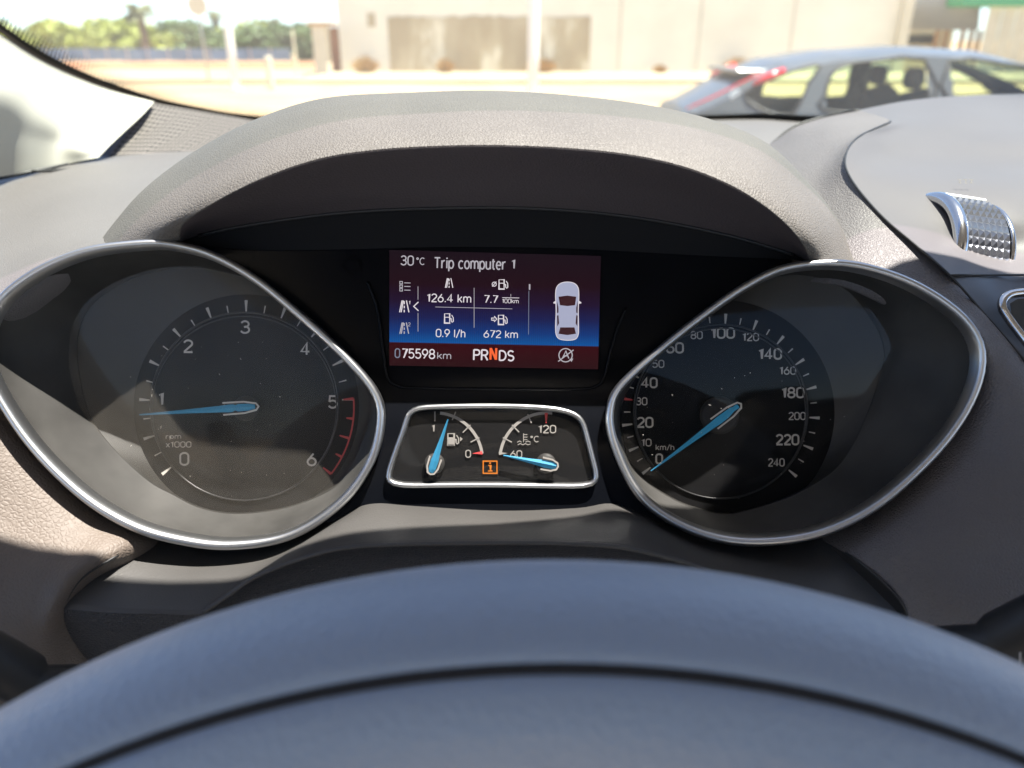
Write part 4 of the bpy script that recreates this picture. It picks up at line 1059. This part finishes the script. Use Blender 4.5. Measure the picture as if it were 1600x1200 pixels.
def needle(par, tail, tip, hub, hr, d, wid, hubm=None):
    T = Vector(tail); P = Vector(tip); dr_ = (P-T).normalized(); nn = Vector((-dr_.y, dr_.x)); L_ = (P-T).length
    H = Vector(hub)
    v = []; f = []
    tube('needle_hub', [at(hub[0], hub[1], d+.004), at(hub[0], hub[1], d+.0012), at(hub[0], hub[1], d+.0005)], [hr/1200*d, hr/1200*d, hr*.8/1200*d], M['hub'], par, 32, ref=(1, 0, 0))
    st = [(0, .55), (.06, .9), (.22, 1.0), (.30, .85), (.6, .5), (1, .16)]
    def body(nm, k, d0, m, s0=0, s1=1.0, lift=.0012):
        v = []; f = []
        for t, w_ in st:
            t = s0+(s1-s0)*t; c = T+dr_*L_*t; ww = wid*w_*k/2
            v += [at(*(c+nn*ww), d0), at(*c, d0-lift*(.4+.6*w_)), at(*(c-nn*ww), d0), at(*c, d0+.0005)]
        for i in range(len(st)-1):
            a = 4*i; b = a+4
            for q in range(4): f.append((a+q, a+(q+1) % 4, b+(q+1) % 4, b+q))
        f += [(0, 1, 2, 3), (4*len(st)-4, 4*len(st)-1, 4*len(st)-2, 4*len(st)-3)]
        return mesh(nm, v, f, m, par, smooth=False)
    body('needle', .72, d-.0006, M['needle'], .03, 1.0)
    # pale surround of the hub end: open U
    u = [T+dr_*L_*.30+nn*wid*.55, T+dr_*L_*.12+nn*wid*.52, T+dr_*L_*.02+nn*wid*.30, T-dr_*L_*.0+nn*0, T+dr_*L_*.02-nn*wid*.30, T+dr_*L_*.12-nn*wid*.52, T+dr_*L_*.30-nn*wid*.55]
    mb = MB(); ribbon_into(mb, [(p.x, p.y) for p in u], 2.6, d, th=.0016); mb.build('needle_edge', hubm or M['print'], par)
needle(tach, (404, 635), (218, 648), (384, 638), 20, DD-.006, 17)
needle(spd, (1158, 631), (1017, 736), (1124, 649), 30, DD-.006, 17)

# small twin gauge -----------------------------------------------------------------
SB = [(648, 634), (700, 631), (775, 630), (850, 633), (892, 640), (912, 653), (921, 680), (930, 715), (937, 744), (934, 758), (922, 763), (860, 763), (775, 762), (690, 762), (620, 762), (604, 758), (601, 745), (612, 710), (626, 672), (635, 645)]
sc0 = (770, 700)
sb = polar_curve(SB, sc0, 120)
W = [at(x, y, .3365) for x, y in sb]
inner = [at(sc0[0]+(x-sc0[0])*.965, sc0[1]+(y-sc0[1])*.955, .3400) for x, y in sb]
twin = mesh('fuel_and_temperature_gauge', [at(sc0[0]+(x-sc0[0])*.98, sc0[1]+(y-sc0[1])*.97, .3385) for x, y in sb]+[at(770, 700, .3385)], [(i, 120, (i+1) % 120) for i in range(120)], M['dial'], cl, smooth=False)
v = []; f = []; prof_ = [(-.0010, .003), (-.0011, -.0004), (-.0005, -.0014), (.0005, -.0014), (.0011, -.0004), (.0014, .002)]
for i in range(120):
    t = (W[(i+1) % 120]-W[i-1]).normalized(); s = t.cross(FWD).normalized()
    if s.dot(W[i]-at(770, 700, .33)) > 0: s = -s
    for a_, h_ in prof_: v.append(W[i]+s*(a_+.0012)+FWD*h_)
m_ = len(prof_)
for i in range(120):
    for k in range(m_-1): f.append((i*m_+k, i*m_+k+1, ((i+1) % 120)*m_+k+1, ((i+1) % 120)*m_+k))
mesh('chrome_bezel', v, f, M['chrome'], twin)
TD = .3383
for (ax_, ay, a0, a1, sgn) in ((680, 719, 112, 8, 1), (855, 719, 68, 172, -1)):
    strokes('scale_arc', [circ(ax_, ay, 74, 30, a0 if sgn > 0 else 84, a1 if sgn > 0 else 172)] if sgn < 0 else [circ(ax_, ay, 74, 24, 84, 8)], 4.6, TD-.0001, M['printd'], twin)
strokes('scale_tick', [[(679.5, 643), (679.5, 658)], radial(680, 719, 67, 68, 82), radial(680, 719, 45, 61, 78), radial(680, 719, 27, 62, 78)], 1.8, TD-.0003, M['printd'], twin)
strokes('scale_tick', [radial(855, 719, 113, 63, 78), radial(855, 719, 135, 62, 78), radial(855, 719, 153, 62, 78)], 1.8, TD-.0003, M['printd'], twin)
polypx('zero_mark', [(738, 708.5), (753, 705), (754, 710)], TD-.0002, M['red'], twin)
polypx('sixty_mark', [(779, 706), (793, 708), (780, 711)], TD-.0002, M['printd'], twin)
polypx('hot_mark', [(851, 645), (856, 645), (854, 661), (852.6, 661)], TD-.0002, M['red'], twin)
text('numeral', '1', 677, 669, 6, 12, TD-.0003, M['printd'], twin)
text('numeral', '0', 731.5, 709, 9, 12.5, TD-.0003, M['printd'], twin)
text('numeral', '60', 806.5, 709.5, 19, 12, TD-.0003, M['printd'], twin)
text('numeral', '120', 855, 670.5, 28, 13, TD-.0003, M['printd'], twin)
text('unit_text', '°C', 835.5, 686, 13.5, 10, TD-.0003, M['printd'], twin)
def pump(x, y, s, m, d, par, w_=1.2, fill=False, arrow=False):
    b = lambda q: [(x+p[0]*s, y+p[1]*s) for p in q]
    L = [['c']+b([(-5, -7), (3, -7), (3, 7), (-5, 7)]), b([(-6, 8), (4, 8)]), b([(-5, -1.5), (3, -1.5)]), b([(3, 0), (5.2, .5), (5.5, 5), (7, 6.2), (8.6, 5), (8.6, -1), (6, -5)])]
    o = strokes('fuel_pump_symbol', L, w_, d, m, par)
    if fill: polypx('fuel_pump_body', b([(-5, -1), (3, -1), (3, 7), (-5, 7)]), d-.0001, m, par)
    if arrow: polypx('side_arrow', b([(10.5, -3), (14, 0), (10.5, 3)]), d-.0001, m, par)
pump(706, 686, 1.22, M['printd'], TD-.0003, twin, 1.7, True, True)
strokes('coolant_symbol', [[(818, 677), (818, 691)], [(818, 679), (824, 679)], [(818, 683), (824, 683)], [(818, 687), (824, 687)], [(808, 691), (812, 689), (815, 691)], [(821, 691), (825, 689), (829, 691)], [(809, 695), (813, 693), (817, 695), (821, 693), (825, 695), (829, 693.5)]], 1.2, TD-.0003, M['printd'], twin)
needle(twin, (672.5, 741), (700, 655), (679, 724), 16, TD-.003, 17, M['printd'])
needle(twin, (872, 729), (786.5, 711.5), (853, 724), 16, TD-.003, 17, M['printd'])
wl = strokes('information_lamp', [['c', (755, 720.5), (776.5, 720.5), (776.5, 739.5), (755, 739.5)]], 1.9, TD-.0003, M['orange'], twin)
strokes('information_lamp', [[(763, 727.3), (766.5, 727.3), (766.5, 735.5)], [(762.5, 735.8), (769.5, 735.8)]], 1.9, TD-.0003, M['orange'], twin)
polypx('information_lamp', circ(765.8, 723.6, 1.5, 8), TD-.0003, M['orange'], twin)
tl = [at(sc0[0]+(x-sc0[0])*.975, sc0[1]+(y-sc0[1])*.965, .3375) for x, y in sb]
rows = [[at(sc0[0]+(x-sc0[0])*.97*t, sc0[1]+(y-sc0[1])*.96*t, .3345+.0025*t*t-.0) for x, y in sb] for t in (0.001, .25, .5, .75, 1)]
grid('lens', rows, M['lens'], twin, closed=True)

# colour screen ---------------------------------------------------------------------
SD = .3438
def Z(x, y): return (590+x/4.324, 370+y/4.324)
def scr_mat():
    m, t, b = nmat('screen_background'); N = t.nodes; L = t.links
    uv = N.new('ShaderNodeUVMap'); uv.uv_map = 'uv'; sp = N.new('ShaderNodeSeparateXYZ'); L.new(uv.outputs[0], sp.inputs[0])
    r = N.new('ShaderNodeValToRGB'); e = r.color_ramp.elements
    e[0].position = 0; e[0].color = (.020, .004, .006, 1); e[1].position = 1; e[1].color = (.010, .012, .030, 1)
    for p, c in ((.20, (.032, .003, .006)), (.204, (.005, .075, .27)), (.30, (.007, .034, .16)), (.42, (.010, .013, .07)), (.56, (.014, .006, .024)), (.72, (.014, .004, .008))):
        x = e.new(p); x.color = (*c, 1)
    e[-1].color = (.010, .005, .009, 1)
    L.new(sp.outputs[1], r.inputs[0])
    # fine vertical pixel columns
    mu = N.new('ShaderNodeMath'); mu.operation = 'MULTIPLY'; mu.inputs[1].default_value = 2*math.pi*110; L.new(sp.outputs[0], mu.inputs[0])
    si = N.new('ShaderNodeMath'); si.operation = 'SINE'; L.new(mu.outputs[0], si.inputs[0])
    mr = N.new('ShaderNodeMapRange'); mr.inputs['From Min'].default_value = -1; mr.inputs['To Min'].default_value = .85; mr.inputs['To Max'].default_value = 1.15
    L.new(si.outputs[0], mr.inputs['Value'])
    b.inputs['Base Color'].default_value = (.002, .002, .002, 1); b.inputs['Roughness'].default_value = .25; b.inputs['Specular IOR Level'].default_value = .12
    L.new(r.outputs[0], b.inputs['Emission Color'])
    m3 = N.new('ShaderNodeMath'); m3.operation = 'MULTIPLY'; m3.inputs[1].default_value = EM*1.15; L.new(mr.outputs[0], m3.inputs[0]); L.new(m3.outputs[0], b.inputs['Emission Strength'])
    return m
q = [(608.5, 571), (934.5, 577), (939, 400), (608.5, 390.5)]
rows = []
for i in range(9):
    t = i/8; rows.append([at(q[0][0]+(q[3][0]-q[0][0])*t+(((q[1][0]+(q[2][0]-q[1][0])*t)-(q[0][0]+(q[3][0]-q[0][0])*t))*j/12), (q[0][1]+(q[3][1]-q[0][1])*t)*(1-j/12)+(q[1][1]+(q[2][1]-q[1][1])*t)*j/12, SD) for j in range(13)])
scr = grid('display_screen', rows, scr_mat(), cl, uv=True, smooth=False, thick=.0006)
T_ = lambda s, x, y, w_, h_, m, bold=0: text('screen_text', s, *Z(x, y), w_/4.324 if w_ else None, h_/4.324, SD-.0002, M[m], scr, rot=-1.3, bold=bold, wt=.118)
T_('30', 200, 160, 90, 68, 'txt'); T_('°C', 290, 165, 58, 50, 'txt'); T_('Trip computer', 625, 180, 490, 80, 'txt'); T_('1', 918, 184, 24, 66, 'txt')
T_('126.4 km', 483, 415, 300, 58, 'txt_hi'); T_('7.7', 766, 421, 94, 54, 'txt_hi'); T_('100km', 897, 434, 112, 30, 'txt_hi'); T_('l', 900, 396, 5, 20, 'txt_hi')
T_('0.9 l/h', 493, 652, 200, 56, 'txt_hi'); T_('672 km', 832, 658, 232, 52, 'txt_hi')
T_('0', 134, 786, 38, 66, 'txt_dim'); T_('75598', 276, 790, 226, 68, 'txt_hi'); T_('km', 450, 803, 94, 48, 'txt')
T_('PR', 697, 798, 104, 80, 'txt_hi', .008); T_('N', 782, 791, 52, 92, 'txt_or', .02); T_('DS', 872, 803, 106, 76, 'txt_hi', .008)
def ZS(name, L, w_, m, dd=.0002):
    out = []
    for l in L:
        if l[0] == 'c': out.append(['c']+[Z(*p) for p in l[1:]])
        else: out.append([Z(*p) for p in l])
    return strokes(name, out, w_/4.324, SD-dd, M[m], scr)
def road(x, y, s, m, nm='road_symbol'):
    ZS(nm, [[(x-30*s, y+38*s), (x-14*s, y-38*s)], [(x-20*s, y+38*s), (x-6*s, y-38*s)], [(x+30*s, y+38*s), (x+14*s, y-38*s)], [(x, y-34*s), (x, y-14*s)], [(x, y-4*s), (x, y+12*s)], [(x, y+22*s), (x, y+38*s)]], 6*s+1, m)
road(483, 312, .85, 'txt_hi'); road(180, 470, 1.05, 'txt_hi'); road(180, 617, 1.0, 'txt')
T_('1', 216, 444, 8, 26, 'txt_hi'); T_('2', 214, 592, 16, 26, 'txt')
ZS('list_symbol', [['c', (150, 302), (168, 302), (168, 318), (150, 318)], ['c', (150, 326), (168, 326), (168, 342), (150, 342)], ['c', (150, 350), (168, 350), (168, 366), (150, 366)], [(180, 311), (222, 312)], [(180, 335), (222, 336)], [(180, 360), (222, 361)]], 5, 'txt')
ZS('chevron', [[(276, 440), (244, 470), (276, 500)]], 7, 'txt_hi')
ZS('divider', [[(273, 335), (273, 425)], [(273, 515), (273, 640)]], 3.5, 'txt')
ZS('divider', [[(652, 345), (652, 615)], [(390, 474), (640, 480), (910, 487)]], 3.5, 'txt')
ZS('scroll_bar', [[(1022, 365), (1020, 660)]], 4, 'txt_dim'); ZS('scroll_bar', [[(1027, 320), (1027, 358)]], 10, 'txt')
ZS('fraction_bar', [[(842, 411), (957, 413)]], 4, 'txt_hi')
def zpump(x, y, m='txt_hi'):
    px_, py_ = Z(x, y); pump(px_, py_, 1.0, M[m], SD-.0002, scr, 1.25)
zpump(842, 320); zpump(474, 550); zpump(838, 560)
ZS('average_symbol', [['c']+circ(788, 320, 14, 16), [(774, 336), (802, 303)]], 5, 'txt_hi')
ZS('arrow_symbol', [['c', (770, 549), (788, 549), (788, 538), (806, 556), (788, 574), (788, 563), (770, 563)]], 5, 'txt_hi')
ZS('stop_start_symbol', [['c']+circ(1270, 800, 45, 28), [(1220, 842), (1324, 764)], [(1250, 818), (1272, 772), (1292, 822)], [(1256, 804), (1284, 804)]], 7, 'txt')
polypx('stop_start_tip', [Z(1296, 826), Z(1322, 822), Z(1310, 846)], SD-.0002, M['txt'], scr)
cb = [(1282, 305), (1330, 315), (1355, 345), (1360, 400), (1356, 500), (1358, 600), (1356, 660), (1335, 692), (1282, 699), (1228, 690), (1206, 660), (1202, 600), (1206, 500), (1202, 400), (1208, 345), (1235, 315)]
cbs = [(p.x, p.y) for p in smoothpts([Vector((*Z(*p), 0)) for p in cb], 3, True)]
pic = polypx('car_picture', cbs, SD-.0002, M['scr_body'], scr, th=.0001)
strokes('car_picture_outline', [['c']+cbs], 1.1, SD-.0003, M['txt_hi'], scr)
polypx('car_picture_glass', [Z(*p) for p in [(1222, 405), (1282, 397), (1342, 405), (1334, 462), (1282, 468), (1232, 462)]], SD-.0004, M['scr_dark'], scr, th=.0001)
polypx('car_picture_glass', [Z(*p) for p in [(1234, 612), (1330, 612), (1340, 655), (1282, 664), (1222, 655)]], SD-.0004, M['scr_dark'], scr, th=.0001)
for s_ in (0, 1):
    k_ = (lambda x: x) if not s_ else (lambda x: 2564-x)
    polypx('car_picture_glass', [Z(k_(p[0]), p[1]) for p in [(1212, 430), (1222, 480), (1222, 512), (1212, 516)]], SD-.0004, M['scr_dark'], scr, th=.0001)
    polypx('car_picture_glass', [Z(k_(p[0]), p[1]) for p in [(1212, 532), (1222, 530), (1226, 585), (1214, 605)]], SD-.0004, M['scr_dark'], scr, th=.0001)
    polypx('car_picture_mirror', [Z(k_(p[0]), p[1]) for p in [(1204, 432), (1188, 442), (1188, 450), (1204, 452)]], SD-.0004, M['txt_hi'], scr, th=.0001)

# =================================================================== STEERING WHEEL
sw = thing('steering_wheel', 'leather steering wheel rim with recessed seam, close in front', 'steering wheel', at(790, 1900, .172))
WC_d = .172; ra, rb = .0265, .0265; Rm = .226
apex = at(790, 600, WC_d); apex = CAM+FWD*WC_d+RGT*(.0095)+UPV*(-.0665)
Cw = apex-UPV*Rm
NA, NS = 220, 96; rows = []
def rr(phi):
    r = 1.0
    for c_, w_, dp in ((R(26), R(3.2), .085),):
        x_ = (phi-c_)/w_; r -= dp*math.exp(-x_*x_)
    return r
rings = []
for k in range(NS):
    phi = 2*math.pi*k/NS
    row = []
    for i in range(NA):
        th = 2*math.pi*i/NA; rad = RGT*math.sin(th)+UPV*math.cos(th)
        # phi measured from -FWD (towards driver) to radial outward
        g_ = rr(phi)
        rm = Rm
        p = Cw+rad*rm+rad*math.sin(phi)*ra*g_-FWD*math.cos(phi)*rb*g_
        row.append(p)
    rows.append(row)
    rings.append(phi)
rows.append(rows[0])
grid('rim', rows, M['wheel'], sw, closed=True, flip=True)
gp_ = [Cw+(RGT*math.sin(2*math.pi*i/NA)+UPV*math.cos(2*math.pi*i/NA))*(Rm+math.sin(R(26))*ra*.93)-FWD*math.cos(R(26))*rb*.93 for i in range(NA)]
tube('seam_recess', gp_, .0014, M['wheel_g'], sw, 8, True)
# hub and spokes
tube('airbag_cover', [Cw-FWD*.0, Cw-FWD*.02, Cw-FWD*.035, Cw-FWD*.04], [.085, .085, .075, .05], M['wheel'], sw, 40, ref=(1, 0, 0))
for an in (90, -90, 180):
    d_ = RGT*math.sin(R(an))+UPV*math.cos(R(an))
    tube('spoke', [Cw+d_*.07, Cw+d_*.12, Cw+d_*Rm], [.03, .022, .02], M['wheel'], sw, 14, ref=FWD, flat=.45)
# stalks
for nm, a_, b_, lb in (('indicator_stalk', (-140, 960, .235), (66, 1075, .262), 'dark indicator stalk at the lower left edge'), ('wiper_stalk', (1760, 900, .235), (1535, 1010, .262), 'dark wiper stalk at the lower right edge')):
    A_, B_ = at(*a_), at(*b_); o = thing(nm, lb, 'stalk', B_)
    tube('lever', [A_, A_.lerp(B_, .1), A_.lerp(B_, .85), B_, B_.lerp(at(800, 1000, .34), .12)], [.006, .0085, .0085, .0075, .006], M['black'], o, 16)
st = bpy.data.objects['wiper_stalk']
text('stalk_mark', 'I', 1594, 1029, 5, 22, .238, M['print'], st)
